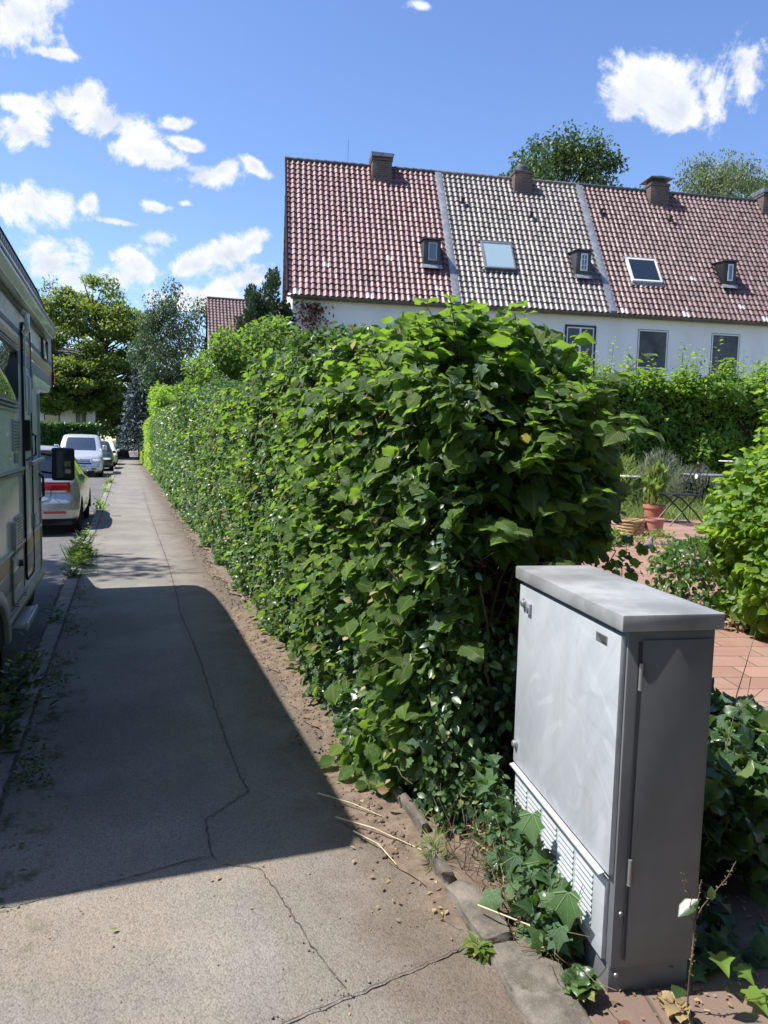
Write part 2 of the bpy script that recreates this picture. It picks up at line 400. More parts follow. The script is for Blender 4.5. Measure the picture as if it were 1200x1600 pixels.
mat_stone('lawn', (.06, .09, .025), (.10, .13, .04), 2., 1.)
def mat_pavers(name, c0, c1, w_, h_):
    m, t = newmat(name); co = obj_co(t)
    b = t.t.nodes.new('ShaderNodeTexBrick'); t.t.links.new(t.n('ShaderNodeMapping', co, (0, 0, 0), (0, 0, R(-14)), vector_type='TEXTURE'), b.inputs['Vector'])
    b.inputs['Scale'].default_value = 1; b.inputs['Brick Width'].default_value = w_; b.inputs['Row Height'].default_value = h_
    b.inputs['Mortar Size'].default_value = .006; b.inputs['Mortar Smooth'].default_value = .3
    b.inputs['Color1'].default_value = c0+(1,); b.inputs['Color2'].default_value = c1+(1,); b.inputs['Mortar'].default_value = (.10, .085, .06, 1)
    n = t.noise(3., 6., .65, co); f = t.noise(160., 3., .6, co)
    c = t.mix(t.m('MULTIPLY', t.sm(n, .45, .75), .5), b.outputs[0], (.30, .25, .2))
    c = t.mix(t.m('MULTIPLY', t.sm(f, .45, .7), .3), c, (.12, .09, .07))
    h = t.m('SUBTRACT', t.m('MULTIPLY', f, .2), b.outputs['Fac'])
    return finish(m, t, bsdf(t, c, .85, 0., .3, bump(t, h, .8, .006)))
mat_pavers('red_pavers', (.27, .15, .112), (.34, .20, .15), .42, .24)
mat_pavers('brown_pavers', (.165, .115, .092), (.20, .14, .11), .5, .5)

def mat_tiles(name, dark, pale, rough, coat, odd_pale):
    m, t = newmat(name)
    uv = t.n('ShaderNodeUVMap', out=0, uv_map='uv'); co = obj_co(t)
    wn = t.n('ShaderNodeTexWhiteNoise', t.v('FLOOR', uv), out=None, noise_dimensions='2D')
    c = t.mix(wn.outputs[0], dark, pale)
    c = t.mix(t.m('MULTIPLY', t.sm(t.noise(.9, 5., .6, co), .4, .7), .35), c, [x*.6 for x in dark])
    if odd_pale: c = t.mix(t.m('MULTIPLY', t.m('GREATER_THAN', wn.outputs[0], .992), .8), c, (.5, .48, .45))  # a few tiles picked at random are paler
    n = t.noise(60., 3., .6, co)
    rg = t.m('ADD', rough-.08, t.m('MULTIPLY', t.noise(2., 4., .6, co), .18))
    return finish(m, t, bsdf(t, c, rg, 0., .38, bump(t, n, .25, .004), coat, Coat_Roughness=.33))
mat_tiles('mauve_tiles', (.135, .062, .066), (.19, .090, .093), .50, .15, True)
mat_tiles('glazed_brown_tiles', (.125, .108, .10), (.17, .148, .136), .52, .2, False)
mat_tiles('red_brown_tiles', (.115, .066, .064), (.165, .098, .092), .50, .12, True)
m, t = newmat('roughcast'); co = obj_co(t); n = t.noise(30., 5., .7, co)
c = t.mix(t.sm(t.noise(.8, 5., .6, scale3(t, co, (1, 1, .5))), .3, .7), (.80, .79, .77), (.90, .89, .87)); c = t.mix(t.m('MULTIPLY', t.sm(t.noise(5., 6., .7, co), .55, .75), .15), c, (.45, .46, .45))
finish(m, t, bsdf(t, c, .9, 0., .2, bump(t, n, .8, .02)))
m, t = newmat('dark_brick'); co = obj_co(t); b = t.t.nodes.new('ShaderNodeTexBrick')
s = t.n('ShaderNodeSeparateXYZ', co, out=None); t.t.links.new(t.n('ShaderNodeCombineXYZ', t.m('ADD', s.outputs[0], s.outputs[1]), s.outputs[2], 0.), b.inputs[0])
b.inputs['Scale'].default_value = 1; b.inputs['Brick Width'].default_value = .24; b.inputs['Row Height'].default_value = .078; b.inputs['Mortar Size'].default_value = .008
b.inputs['Color1'].default_value = (.10, .06, .05, 1); b.inputs['Color2'].default_value = (.17, .10, .08, 1); b.inputs['Mortar'].default_value = (.2, .18, .16, 1)
finish(m, t, bsdf(t, t.mix(t.m('MULTIPLY', t.noise(5., 4., .6, co), .5), b.outputs[0], (.05, .04, .04)), .85, normal=bump(t, b.outputs['Fac'], -.6, .01)))
mat_paint('lead_sheet', (.27, .285, .31), .5, .35, 6., metal=.35, bumpy=.4)
mat_paint('slate', (.055, .058, .063), .55, .3, 5., bumpy=.3)
mat_paint('white_frame', (.72, .72, .70), .4, .1)
mat_paint('dark_frame', (.02, .02, .022), .35, .2)
mat_paint('grey_metal', (.33, .34, .35), .4, .2, 4., metal=.6)
mat_paint('gutter_metal', (.16, .155, .15), .5, .3, 4., metal=.4)
mat_paint('camper_cream', (.78, .77, .70), .34, .12, 1.2, coat=.3, streak=True)
mat_paint('camper_band', (.30, .315, .33), .45, .30, 2.5, streak=True)
mat_paint('camper_trim', (.47, .49, .47), .35, .12, 3.)
mat_paint('camper_grey', (.27, .29, .31), .4, .1)
mat_paint('camper_blue', (.12, .15, .21), .4, .1)
mat_paint('camper_orange', (.62, .40, .18), .4, .1)
mat_paint('awning_white', (.74, .74, .71), .28, .1, 2., coat=.4)
mat_paint('rubber', (.018, .018, .019), .7, .3)
mat_paint('black_plastic', (.022, .023, .026), .38, .2)
mat_paint('tyre', (.022, .021, .021), .8, .4, 8., bumpy=.3)
mat_paint('alloy', (.55, .56, .58), .3, .1, metal=.8)
mat_paint('silver_paint', (.50, .495, .48), .28, .05, 1., metal=.55, coat=.8)
mat_paint('van_silver', (.60, .61, .63), .26, .05, 1., metal=.5, coat=.8)
mat_paint('white_paint', (.80, .81, .82), .25, .05, 1., coat=.6)
mat_paint('dark_blue_paint', (.02, .024, .035), .25, .05, 1., coat=.8)
mat_paint('lamp_red', (.45, .012, .018), .15, .1, coat=1.)
mat_paint('lamp_clear', (.62, .62, .60), .12, .1, coat=1.)
mat_paint('plate_white', (.75, .75, .72), .4, .05)
mat_paint('terracotta', (.47, .19, .115), .75, .25, 5., bumpy=.2)
mat_paint('pink_clay', (.50, .22, .17), .7, .2, 5., bumpy=.2)
mat_paint('wicker', (.42, .29, .15), .8, .35, 14., bumpy=.6)
mat_paint('iron', (.02, .021, .023), .5, .3, 8.)
mat_paint('table_grey', (.20, .22, .25), .45, .2)
mat_paint('table_white', (.72, .72, .70), .4, .1)
mat_paint('duck_grey', (.15, .18, .22), .6, .3, 9.)
mat_paint('orange_clay', (.60, .16, .05), .7, .2)
mat_paint('weathered_wood', (.20, .18, .155), .85, .4, 6., bumpy=.5, streak=True)
def mat_glass(name, col, rough=.05, spec=.9):
    m, t = newmat(name); return finish(m, t, bsdf(t, col, rough, 0., spec, None, 1., Coat_Roughness=.02))
mat_glass('dark_glass', (.012, .016, .018)); mat_glass('house_glass', (.07, .08, .09), .08)
mat_glass('camper_glass', (.015, .02, .015), .03); mat_glass('mirror_glass', (.05, .055, .07), .06)
mat_glass('van_glass', (.03, .045, .07), .06); mat_glass('skylight_glass', (.32, .42, .45), .06)
m, t = newmat('curtain'); co = obj_co(t); wv = t.n('ShaderNodeTexWave', scale3(t, co, (9, 9, 0)), 1., 1.5, out=1)
finish(m, t, bsdf(t, t.mix(t.m('MULTIPLY', wv, t.sm(t.noise(2.5, 3., .5, co), .3, .6)), (.022, .024, .028), (.12, .125, .135)), .3, 0., .4))
mat_paint('cabinet_shade_paint', (.15, .16, .172), .45, .2, 3., bumpy=.05)  # darker copy of the cabinet paint, shade of the unlit side in its colour
m, t = newmat('cabinet_paint'); co = obj_co(t)
a = t.noise(2.2, 6., .62, t.n('ShaderNodeMapping', co, (0, 0, 0), (R(35), 0, 0), (1, .35, 1.6), vector_type='TEXTURE'), dist=1.2)
b_ = t.noise(4.5, 8., .7, t.n('ShaderNodeMapping', co, (3, 0, 0), (R(-50), 0, 0), (1, .12, 1.3), vector_type='TEXTURE'), dist=.8)
f = t.noise(120., 2., .5, co)
c = t.mix(t.sm(a, .35, .7), (.37, .395, .42), (.43, .455, .48)); c = t.mix(t.m('MULTIPLY', t.sm(b_, .52, .72), .32), c, (.55, .575, .60))
c = t.mix(t.m('MULTIPLY', t.sm(b_, .60, .36), .0), c, (.3, .3, .3))
v = t.n('ShaderNodeTexVoronoi', out=None, feature='DISTANCE_TO_EDGE'); v.inputs['Scale'].default_value = 2.3
t.t.links.new(t.n('ShaderNodeMapping', t.v('ADD', co, t.v('SCALE', t.noise(3., 3., .5, co, out=1), None)), (0, 0, 0), (R(40), 0, 0), (1, .5, 2), vector_type='TEXTURE'), v.inputs['Vector'])
scr = t.m('MULTIPLY', t.m('SUBTRACT', 1., t.sm(v.outputs[0], 0., .012)), t.sm(t.noise(5., 3., .5, co), .5, .6))
c = t.mix(t.m('MULTIPLY', scr, .18), c, (.2, .21, .22))
for sc_v, rot_, dist_, thr in ((5., 25, 9., .93), (3.2, -60, 7., .95), (7.5, 70, 12., .95)):
    wv_ = t.t.nodes.new('ShaderNodeTexWave'); wv_.wave_type = 'RINGS'; wv_.inputs['Scale'].default_value = sc_v*.5; wv_.inputs['Distortion'].default_value = dist_; wv_.inputs['Detail'].default_value = 3.; wv_.inputs['Detail Scale'].default_value = .7
    t.t.links.new(t.n('ShaderNodeMapping', co, (.1, .3, .5), (R(rot_), 0, R(rot_*.5)), (1, 1, 1), vector_type='TEXTURE'), wv_.inputs['Vector'])
    arc_ = t.m('MULTIPLY', t.sm(wv_.outputs[1], thr-.12, thr+.04), t.sm(t.noise(3.7, 4., .6, t.v('ADD', co, (rot_, 0, 1))), .48, .62))
    c = t.mix(t.m('MULTIPLY', arc_, .22), c, (.66, .685, .71) if rot_ != 70 else (.27, .285, .30))
drt = t.m('MULTIPLY', t.sm(t.noise(3., 6., .7, scale3(t, co, (1, 3, .6))), .5, .75), .28); c = t.mix(drt, c, (.27, .27, .24))
finish(m, t, bsdf(t, c, .42, 0., .5, bump(t, t.m('ADD', a, t.m('MULTIPLY', f, .1)), .12, .01)))
mat_paint('cabinet_top_paint', (.30, .31, .315), .5, .35, 4., bumpy=.1)

# ------------------------------------------------------------------ ground
def sheet(name, x0, x1, y0, y1, z, mat, kind='structure', nx=1, ny=1, fn=None, edge=None):
    xs = np.linspace(0, 1, nx+1); ys = np.linspace(y0, y1, ny+1); v = []
    for y in ys:
        a, b = (x0, x1) if edge is None else edge(y)
        for u in xs:
            x = a+(b-a)*u; v.append((x, y, z if fn is None else fn(x, y)))
    n = nx+1; f = [(j*n+i, j*n+i+1, (j+1)*n+i+1, (j+1)*n+i) for j in range(ny) for i in range(nx)]
    o = mesh_np(name, v, np.array(f), mat, smooth=fn is not None); return tag(o, kind=kind)
sheet('ground', -1500, 1500, -600, 2000, -.14, 'lawn')
sheet('road', -7.2, -.66, -25, 160, -.105, 'road_asphalt')
sheet('pavement', -.54, 1.12, -8, 130, 0, 'pavement_asphalt', ny=6)
sheet('far_pavement', -9.2, -7.35, -25, 160, 0, 'pavement_asphalt')
sheet('far_garden_ground', -60, -9.2, -25, 160, -.01, 'lawn')
k = MB(); y = -4.
while y < 110:
    j = random.uniform(-.006, .006); k.box(-.665+j, -.535+j, y+.006, y+.994, -.3, .002+random.uniform(-.004, .006)); y += 1.
tag(k.build('kerb', 'kerb_stone', bevel=.012), kind='structure')
k = MB(); y = -4.
while y < 110: k.box(-7.35, -7.2, y+.006, y+.994, -.3, .004); y += 1.
tag(k.build('far_kerb', 'kerb_stone', bevel=.012), kind='structure')
sheet('garden_ground', 0, 0, -8, 130, 0, 'garden_earth', nx=60, ny=150, fn=lambda x, y: terr(x, y)-.006+.012*math.sin(x*5)*math.sin(y*4.1), edge=lambda y: (1.10, 60))
def strip(name, pts, wd, mat, z=.005, jit=.006, step=.022):
    v = []; last = None
    for (a, b) in zip(pts[:-1], pts[1:]):
        a, b = Vector(a), Vector(b); n = max(2, int((b-a).length/step)); d = (b-a).normalized(); q = Vector((-d.y, d.x))
        for i in range(n+(b[:] == tuple(pts[-1]))):
            p = a+(b-a)*(i/n)+q*random.gauss(0, jit*.5); h = wd*random.uniform(.35, 1.3)*.5
            v += [(*(p+q*h), z), (*(p-q*h), z)]
    f = [(2*i, 2*i+1, 2*i+3, 2*i+2) for i in range(len(v)//2-1)]
    return tag(mesh_np(name, v, np.array(f), mat), kind='structure')
seam = [(.50, 26.), (.47, 16), (.50, 10), (.48, 7.6), (.46, 6.9), (.50, 5.4), (.49, 4.3), (.50, 3.4), (.52, 3.22), (.30, 3.02), (.30, 2.74), (.33, 2.66)]
strip('pavement_crack', seam, .0065, 'crack_dark')
strip('pavement_crack', [(.33, 2.66), (.46, 2.60), (.51, 2.35), (.55, 2.1), (.60, 1.89)], .0055, 'crack_dark')
strip('pavement_crack', [(-.45, 2.62), (-.1, 2.66), (.3, 2.74)], .005, 'crack_dark')
strip('pavement_crack', [(-.45, 1.72), (-.1, 1.765), (.15, 1.80)], .004, 'crack_dark', .009)
strip('pavement_crack', [(.15, 1.80), (.4, 1.835), (.62, 1.88), (.8, 1.915), (1.03, 1.97)], .0055, 'crack_dark', .009)
strip('pavement_crack', [(-.52, 22.6), (.0, 22.4), (.6, 22.5), (.95, 22.3)], .03, 'crack_dark', .005, .02)
strip('kerb_joint', [(-.528, 1.), (-.53, 5), (-.526, 12), (-.53, 25), (-.53, 45)], .022, 'crack_dark', .006, .004, .03)
strip('gutter_joint', [(-.672, 1.), (-.675, 12), (-.672, 45)], .05, 'crack_dark', -.099, .01, .04)
strip('pavement_crack', [(.3, 9.0), (.5, 9.05), (1.1, 9.1)], .012, 'crack_dark')
for yy in (14.2, 28., 33.): strip('road_crack', [(-5., yy), (-3, yy+.5), (-1.8, yy-.2), (-.7, yy+.3)], .03, 'crack_dark', -.1, .05)
for a in range(3): strip('road_crack', [(-.72, 8+a*9.), (-.73, 11+a*9.), (-.715, 16.5+a*9.)], .03, 'crack_dark', -.1, .02)
# soil strip at the hedge foot
def soil_edge(y): return (.925+max(0, 2.75-y)**1.3*.28+.055*math.sin(y*1.9)+.04*math.sin(y*5.3+1)+.02*math.sin(y*17)+(.10 if y > 7 else 0), 1.35)
sheet('soil_strip', 0, 0, 2.05, 36, 0, 'dark_soil', nx=14, ny=700, fn=lambda x, y: .003+max(0, (x-.93))*.11*min(1, max(0, (y-2.1)*2))+.005*math.sin(x*61+y*23)*math.sin(y*47-x*31)*min(1, max(0, (x-.92)*9)), edge=soil_edge)
n = 2600; ys = 2.5+rng.random(n)**1.3*16; xs = np.clip(1.0+rng.normal(0, .06, n)+np.clip(2.6-ys, 0, 1)*.2, .86, 1.25)
v0 = np.array([(1, 0, 0), (-1, 0, 0), (0, 1, 0), (0, -1, 0), (0, 0, 1), (0, 0, -1)], float)
f0 = np.array([(0, 2, 4), (2, 1, 4), (1, 3, 4), (3, 0, 4), (2, 0, 5), (1, 2, 5), (3, 1, 5), (0, 3, 5)])
sz = rng.gamma(2., .0020, n).clip(.0015, .014)
V = np.stack([xs, ys, np.maximum(0, xs-.93)*.11+.006], 1)[:, None, :]+(v0[None]*rng.uniform(.6, 1.3, (n, 6, 1)))*sz[:, None, None]
tag(mesh_np('soil_clods', V.reshape(-1, 3), (f0[None]+(np.arange(n)*6)[:, None, None]).reshape(-1, 3), 'dark_soil', smooth=False),
    'loose brown soil crumbs scattered along the hedge foot', 'soil', kind='stuff')
# edging stones and pavers at the near right
sheet('entrance_paving', 1.10, 7.5, -3, 1.78, .004, 'brown_pavers')
sheet('side_paving', 1.72, 7.5, 1.78, 3.4, .004, 'brown_pavers')
def path_edge(y):
    return (1.9+.75*max(0, y-3.4)-.08*math.sin(y*3), 8.5+max(0, y-6)*.9)
sheet('garden_path', 0, 0, 3.4, 10.6, 0, 'red_pavers', nx=40, ny=60, fn=lambda x, y: terr(x, y)+.006, edge=path_edge)
def rough_block(name, pts, z0, z1, mat, label=None, cat=None, group=None):
    q = MB(); q.prism(pts, z0, z1, 'z'); o = q.build(name, mat, bevel=.018)
    import bmesh
    bm = bmesh.new(); bm.from_mesh(o.data); bmesh.ops.triangulate(bm, faces=bm.faces); bmesh.ops.subdivide_edges(bm, edges=bm.edges, cuts=3, use_grid_fill=True)
    for v in bm.verts:
        if v.co.z > 0: 
            p = np.array(v.co)[None]; v.co += Vector((nz(p, 23)[0], nz(p, 27, 3)[0], nz(p, 19, 5)[0]))*.013
    bm.to_mesh(o.data); bm.free(); o.data.polygons.foreach_set('use_smooth', [True]*len(o.data.polygons)); 
    return tag(o, label, cat, group)
rough_block('edging_stone', [(1.03, 1.58), (1.20, 1.50), (1.245, 1.78), (1.20, 1.90), (1.07, 1.93)], -.05, .035, 'old_concrete', 'rough grey edging stone at the cabinet foot, nearest of the row', 'edging stone', 'edging stones')
rough_block('edging_stone', [(1.06, 1.945), (1.17, 1.93), (1.19, 2.12), (1.15, 2.24), (1.07, 2.25)], -.05, .04, 'old_concrete', 'cracked grey edging stone between the nearest one and the ivy', 'edging stone', 'edging stones')
rough_block('edging_stone', [(1.075, 2.29), (1.12, 2.28), (1.13, 2.52), (1.085, 2.53)], -.05, .06, 'old_concrete', 'narrow edging stone half hidden by weeds below the hedge end', 'edging stone', 'edging stones')
for i in range(4):
    y0 = 2.6+i*.62; rough_block('kerb_slab', [(1.12, y0), (1.16, y0), (1.16, y0+.58), (1.12, y0+.58)], -.05, .07-.012*i, 'old_concrete',
        ['thin upright concrete slab at the hedge end', 'second upright concrete slab from the hedge end, soil against it', 'third upright concrete slab from the hedge end under leaves', 'fourth upright concrete slab from the hedge end, nearly buried'][i], 'concrete slab', 'slabs under the hedge')

# ------------------------------------------------------------------ camper
cp = empty('motorhome', (-1.85, 5.9, -.1), label='old cream motorhome with orange and grey stripes parked at the kerb, overcab berth', cat='motorhome')
def cb(o):  # parts are modelled in world coordinates, then hung on the Empty
    o.parent = cp; o.matrix_parent_inverse = Matrix.Translation(cp.location).inverted(); return o
SX = -.75
side = [(3.02, .42), (7.26, .40), (7.14, 2.02), (7.6, 2.04), (8.30, 2.07), (8.52, 2.14), (8.60, 2.34), (8.60, 2.62), (8.40, 2.76), (8.05, 2.85), (7.3, 2.91), (3.1, 2.93), (3.02, 2.85)]
q = MB(); q.prism(side, -2.95, SX, 'x'); cb(q.build('body', 'camper_cream', bevel=.03, seg=3))
q = MB(); q.prism([(3.06, 2.735), (8.05, 2.715), (8.35, 2.70), (8.02, 2.835), (7.3, 2.895), (3.12, 2.915)], SX-.002, SX+.006, 'x')
for i in range(60): q.box(SX+.005, SX+.009, 3.1+i*.08, 3.12+i*.08, 2.745, 2.885)
cb(q.build('roof_band', 'camper_band'))
q = MB(); q.tube([(SX-.0, 3.05, 2.93), (SX, 7.3, 2.912), (SX, 8.05, 2.85), (SX, 8.38, 2.765), (SX, 8.595, 2.62), (SX, 8.60, 2.34), (SX, 8.53, 2.14)], .012, 6); cb(q.build('roof_edge_trim', 'rubber'))
aw = MB(); aw.prism([(SX+.006, 2.72), (SX+.06, 2.725), (SX+.10, 2.69), (SX+.105, 2.62), (SX+.075, 2.575), (SX+.006, 2.57)], 3.2, 7.93, 'y')
awn = cb(aw.build('awning_case', 'awning_white', bevel=.012, seg=3))
q = MB(); q.box(SX, SX+.07, 7.93, 7.96, 2.575, 2.715); q.box(SX+.075, SX+.112, 3.2, 7.93, 2.645, 2.662); o = cb(q.build('awning_rail', 'grey_metal', bevel=.004))
q = MB(); q.box(SX, SX+.02, 3.2, 7.85, 2.535, 2.565); cb(q.build('rain_rail', 'black_plastic'))
def sbox(name, y0, y1, z0, z1, pr, mat, bev=.004, parent=None, x0=None):
    q = MB(); q.box((SX-.01 if x0 is None else x0), SX+pr, y0, y1, z0, z1); o = q.build(name, mat, bevel=min(bev, pr*.45))
    if parent is None: return cb(o)
    o.parent = parent; o.matrix_parent_inverse = (Matrix.Translation(-cp.location) if parent.parent is cp else Matrix()); return o
def under(o, par):   # sub-part of a camper part
    o.parent = par; return o
sbox('stripe', 3.03, 8.585, 2.36, 2.40, .003, 'camper_blue', .001)
sbox('stripe', 3.03, 8.585, 2.262, 2.33, .003, 'camper_orange', .001)
sbox('stripe', 3.03, 8.56, 2.15, 2.245, .003, 'camper_grey', .001)
sbox('stripe', 3.03, 7.25, .70, .80, .003, 'camper_orange', .001)
sbox('stripe', 3.03, 7.25, .56, .685, .003, 'camper_grey', .001)
sbox('waist_trim', 3.03, 6.10, 1.36, 1.385, .022, 'camper_trim')
sbox('waist_trim', 3.03, 6.10, 1.325, 1.352, .012, 'camper_grey')
sbox('lower_trim', 3.03, 7.25, .81, .835, .014, 'camper_trim')
sbox('corner_trim', 7.235, 7.262, .42, 2.0, .012, 'camper_trim')
def rbox_path(y0, y1, z0, z1, r):
    pts = []
    for cy, cz, a0 in ((y1-r, z1-r, 0), (y0+r, z1-r, 90), (y0+r, z0+r, 180), (y1-r, z0+r, 270)):
        for k in range(5):
            a = R(a0+k*22.5); pts.append((cy+r*math.cos(a), cz+r*math.sin(a)))
    return pts
def loop_trim(y0, y1, z0, z1, r, rad, x, name, mat, par=None):
    pts = rbox_path(y0, y1, z0, z1, r); q = MB(); q.tube([(x, a, b) for a, b in pts+pts[:1]], rad, 6, cap=False)
    o = q.build(name, mat, smooth=True); return cb(o) if par is None else under(o, par)
def rpanel(name, y0, y1, z0, z1, r, pr, mat, par=None, x0=-.01):
    q = MB(); q.prism(rbox_path(y0, y1, z0, z1, r), SX+x0, SX+pr, 'x'); o = q.build(name, mat, bevel=min(.003, pr*.3)); return cb(o) if par is None else under(o, par)
wn = rpanel('window', 4.1, 5.70, 1.86, 2.20, .05, .028, 'camper_glass'); loop_trim(4.09, 5.71, 1.85, 2.21, .05, .013, SX+.024, 'window_frame', 'black_plastic', wn)
for i, zc in enumerate((1.842, 1.815, 1.79)): under_o = sbox('window_sill', 4.0, 5.79, zc-.008, zc+.008, .035-.006*i, ['camper_trim', 'camper_grey', 'camper_trim'][i])
for zc in (2.235, 2.26): sbox('shade_rail', 4.0, 5.76, zc-.008, zc+.008, .03, 'grey_metal')
# second window in the overcab berth
w2 = rpanel('window', 7.58, 7.98, 2.37, 2.545, .03, .016, 'camper_glass'); loop_trim(7.57, 7.99, 2.36, 2.555, .03, .010, SX+.014, 'window_frame', 'black_plastic', w2)
dr = rpanel('door', 6.13, 6.60, .50, 2.47, .07, .012, 'camper_cream'); loop_trim(6.13, 6.60, .50, 2.47, .07, .010, SX+.012, 'door_seal', 'rubber', dr)
for (a, b, mt) in ((2.36, 2.40, 'camper_blue'), (2.262, 2.33, 'camper_orange'), (2.15, 2.245, 'camper_grey'), (.70, .80, 'camper_orange'), (.56, .685, 'camper_grey')):
    under(sbox('stripe', 6.145, 6.585, a, b, .0155, mt, .001), dr)
hd = MB(); hd.prism([(6.20, 1.50), (6.30, 1.52), (6.32, 1.62), (6.24, 1.74), (6.20, 1.74)], SX+.01, SX+.05, 'x'); under(hd.build('door_handle', 'black_plastic', bevel=.008), dr)
q = MB(); q.tube([(SX+.02, 6.30, 1.66), (SX+.07, 6.34, 1.62), (SX+.07, 6.34, 1.47), (SX+.02, 6.22, 1.43)], .009, 6); cb(q.build('grab_handle', 'black_plastic', smooth=True))
sbox('hinge', 6.57, 6.63, 2.0, 2.16, .03, 'camper_grey'); sbox('hinge', 6.57, 6.63, .86, .98, .03, 'camper_grey')
q = MB(); q.tube([(SX+.03, 6.40, 1.40), (SX+.035, 7.2, 1.42)], .018, 8); q.tube([(SX, 6.42, 1.40), (SX+.03, 6.42, 1.40)], .012, 6); cb(q.build('retaining_bar', 'camper_trim', smooth=True))
q = MB(); q.tube([(SX+.02, 6.1, 2.38), (SX+.055, 6.1, 2.40), (SX+.055, 6.1, 2.52), (SX+.02, 6.1, 2.54)], .02, 8); q.tube([(SX+.03, 6.14, 2.42), (SX+.03, 6.14, 1.98), (SX+.035, 6.14, 1.80)], .007, 6); cb(q.build('awning_leg', 'awning_white', smooth=True))
q = MB(); q.tube([(SX+.03, 6.25, 2.08), (SX+.045, 6.25, 2.06), (SX+.045, 6.24, 1.80), (SX+.03, 6.24, 1.78)], .014, 8); cb(q.build('grab_rail', 'awning_white', smooth=True))
def vent(y0, y1, z0, z1, n):
    f_ = sbox('vent', y0, y1, z0, z1, .012, 'camper_trim')
    q = MB()
    for i in range(n):
        z = z0+.02+(z1-z0-.04)*i/(n-1); q.box(SX+.011, SX+.0135, y0+.03, y1-.03, z-.004, z+.004)
    under(q.build('vent_slot', 'black_plastic'), f_)
vent(5.62, 5.95, 1.51, 1.73, 9); vent(5.66, 5.98, .82, 1.04, 9); sbox('cable_cover', 5.48, 5.58, .82, 1.02, .03, 'camper_trim', .01); sbox('vent_plate', 5.70, 5.88, 1.42, 1.49, .006, 'camper_grey')
ht = rpanel('hatch', 5.42, 5.98, .46, .79, .05, .012, 'camper_cream'); loop_trim(5.42, 5.98, .46, .79, .05, .008, SX+.012, 'hatch_seal', 'grey_metal', ht)
q = MB(); q.lathe([(.001, .03), (.022, .028), (.026, .0)], (SX+.012, 5.75, .70), 'x', 14); under(q.build('hatch_lock', 'black_plastic', smooth=True), ht)
for (a, b) in ((.70, .80), (.56, .685)): under(sbox('stripe', 5.44, 5.96, a-.0, b-.015, .0155, 'camper_grey' if b < .7 else 'camper_trim', .001), ht)
q = MB(); q.prism([(SX-.02, .33), (SX+.02, .335), (SX+.03, .385), (SX+.012, .40), (SX+.012, .425), (SX-.02, .43)], 5.2, 7.30, 'y'); cb(q.build('sill_rail', 'grey_metal', bevel=.004))
for yy in (5.5, 5.9): q = MB(); q.tube([(SX+.0, yy-.03, .45), (SX+.04, yy-.03, .44), (SX+.04, yy+.04, .44), (SX, yy+.04, .45)], .007, 6); cb(q.build('hatch_catch', 'grey_metal', smooth=True))
q = MB(); q.box(SX-.20, SX+.05, 5.80, 6.45, .205, .235); q.box(SX+.035, SX+.055, 5.80, 6.45, .19, .245); cb(q.build('entry_step', 'awning_white', bevel=.006))
q = MB()
arc = [(4.64+.53*math.cos(a), .28+.42*math.sin(a)) for a in np.linspace(0, math.pi, 17)]
inn = [(4.64+.44*math.cos(a), .28+.33*math.sin(a)) for a in np.linspace(math.pi, 0, 17)]
q.prism(arc+inn, SX-.01, SX+.035, 'x'); cb(q.build('wheel_arch', 'camper_trim', bevel=.01))
q = MB(); q.prism(inn, SX-.01, SX+.004, 'x'); cb(q.build('wheel_housing', 'rubber'))
def wheel(name, r, wd, x, y, z, par, put):
    e = MB(); e.lathe([(r*.66, -wd/2), (r*.9, -wd/2), (r*.98, -wd*.38), (r, -wd*.15), (r, wd*.15), (r*.98, wd*.38), (r*.9, wd/2), (r*.66, wd/2)], (x, y, z), 'x', 28)
    w_ = put(e.build(name, 'tyre', smooth=True), par)
    e = MB(); e.lathe([(r*.68, -wd*.3), (r*.66, wd*.42), (r*.62, wd*.35), (r*.58, wd*.12), (.001, wd*.16)], (x, y, z), 'x', 24)
    for k in range(7):
        a = 2*math.pi*k/7; c_, s_ = math.cos(a), math.sin(a)
        e.tube([(x+wd*.32*(1 if x > -1.85 or True else -1), y+c_*r*.08, z+s_*r*.08), (x+wd*.36, y+c_*r*.62, z+s_*r*.62)], r*.06, 6)
    put(e.build('rim', 'alloy', smooth=True), w_); return w_
pc = lambda o, p: (cb(o) if p is None else under(o, p))
wheel('wheel', .33, .21, SX-.09, 4.64, .225, None, pc); wheel('wheel', .33, .21, -2.86, 4.64, .225, None, pc)
wheel('wheel', .33, .21, -1.02, 8.0, .225, None, pc); wheel('wheel', .33, .21, -2.76, 8.0, .225, None, pc)
q = MB(); q.prism([(7.2, .30), (8.95, .28), (9.25, .36), (9.28, .75), (9.15, 1.02), (8.55, 1.22), (7.95, 2.02), (7.2, 2.02)], -2.78, -1.0, 'x'); cb(q.build('cab', 'camper_cream', bevel=.05, seg=3))
q = MB(); q.box(-2.6, -1.18, 7.99, 8.03, 1.3, 1.9, ); cb(q.build('windshield', 'dark_glass', bevel=.01))
q = MB(); q.box(-2.95, -.85, 3.0, 7.2, .25, .41); cb(q.build('underbody', 'rubber'))
mr = MB(); mr.box(-.735, -.515, 8.16, 8.27, 1.17, 1.51); mh = cb(mr.build('wing_mirror', 'black_plastic', bevel=.035, seg=4))
q = MB(); q.box(-.685, -.545, 8.152, 8.158, 1.20, 1.485); under(q.build('mirror_glass', 'mirror_glass', bevel=.002), mh)
q = MB(); q.tube([(-1.02, 8.3, 1.28), (-.85, 8.28, 1.26), (-.70, 8.24, 1.24)], .013, 8); q.tube([(-1.02, 8.3, 1.45), (-.85, 8.28, 1.45), (-.70, 8.24, 1.42)], .013, 8); cb(q.build('mirror_arm', 'black_plastic', smooth=True))
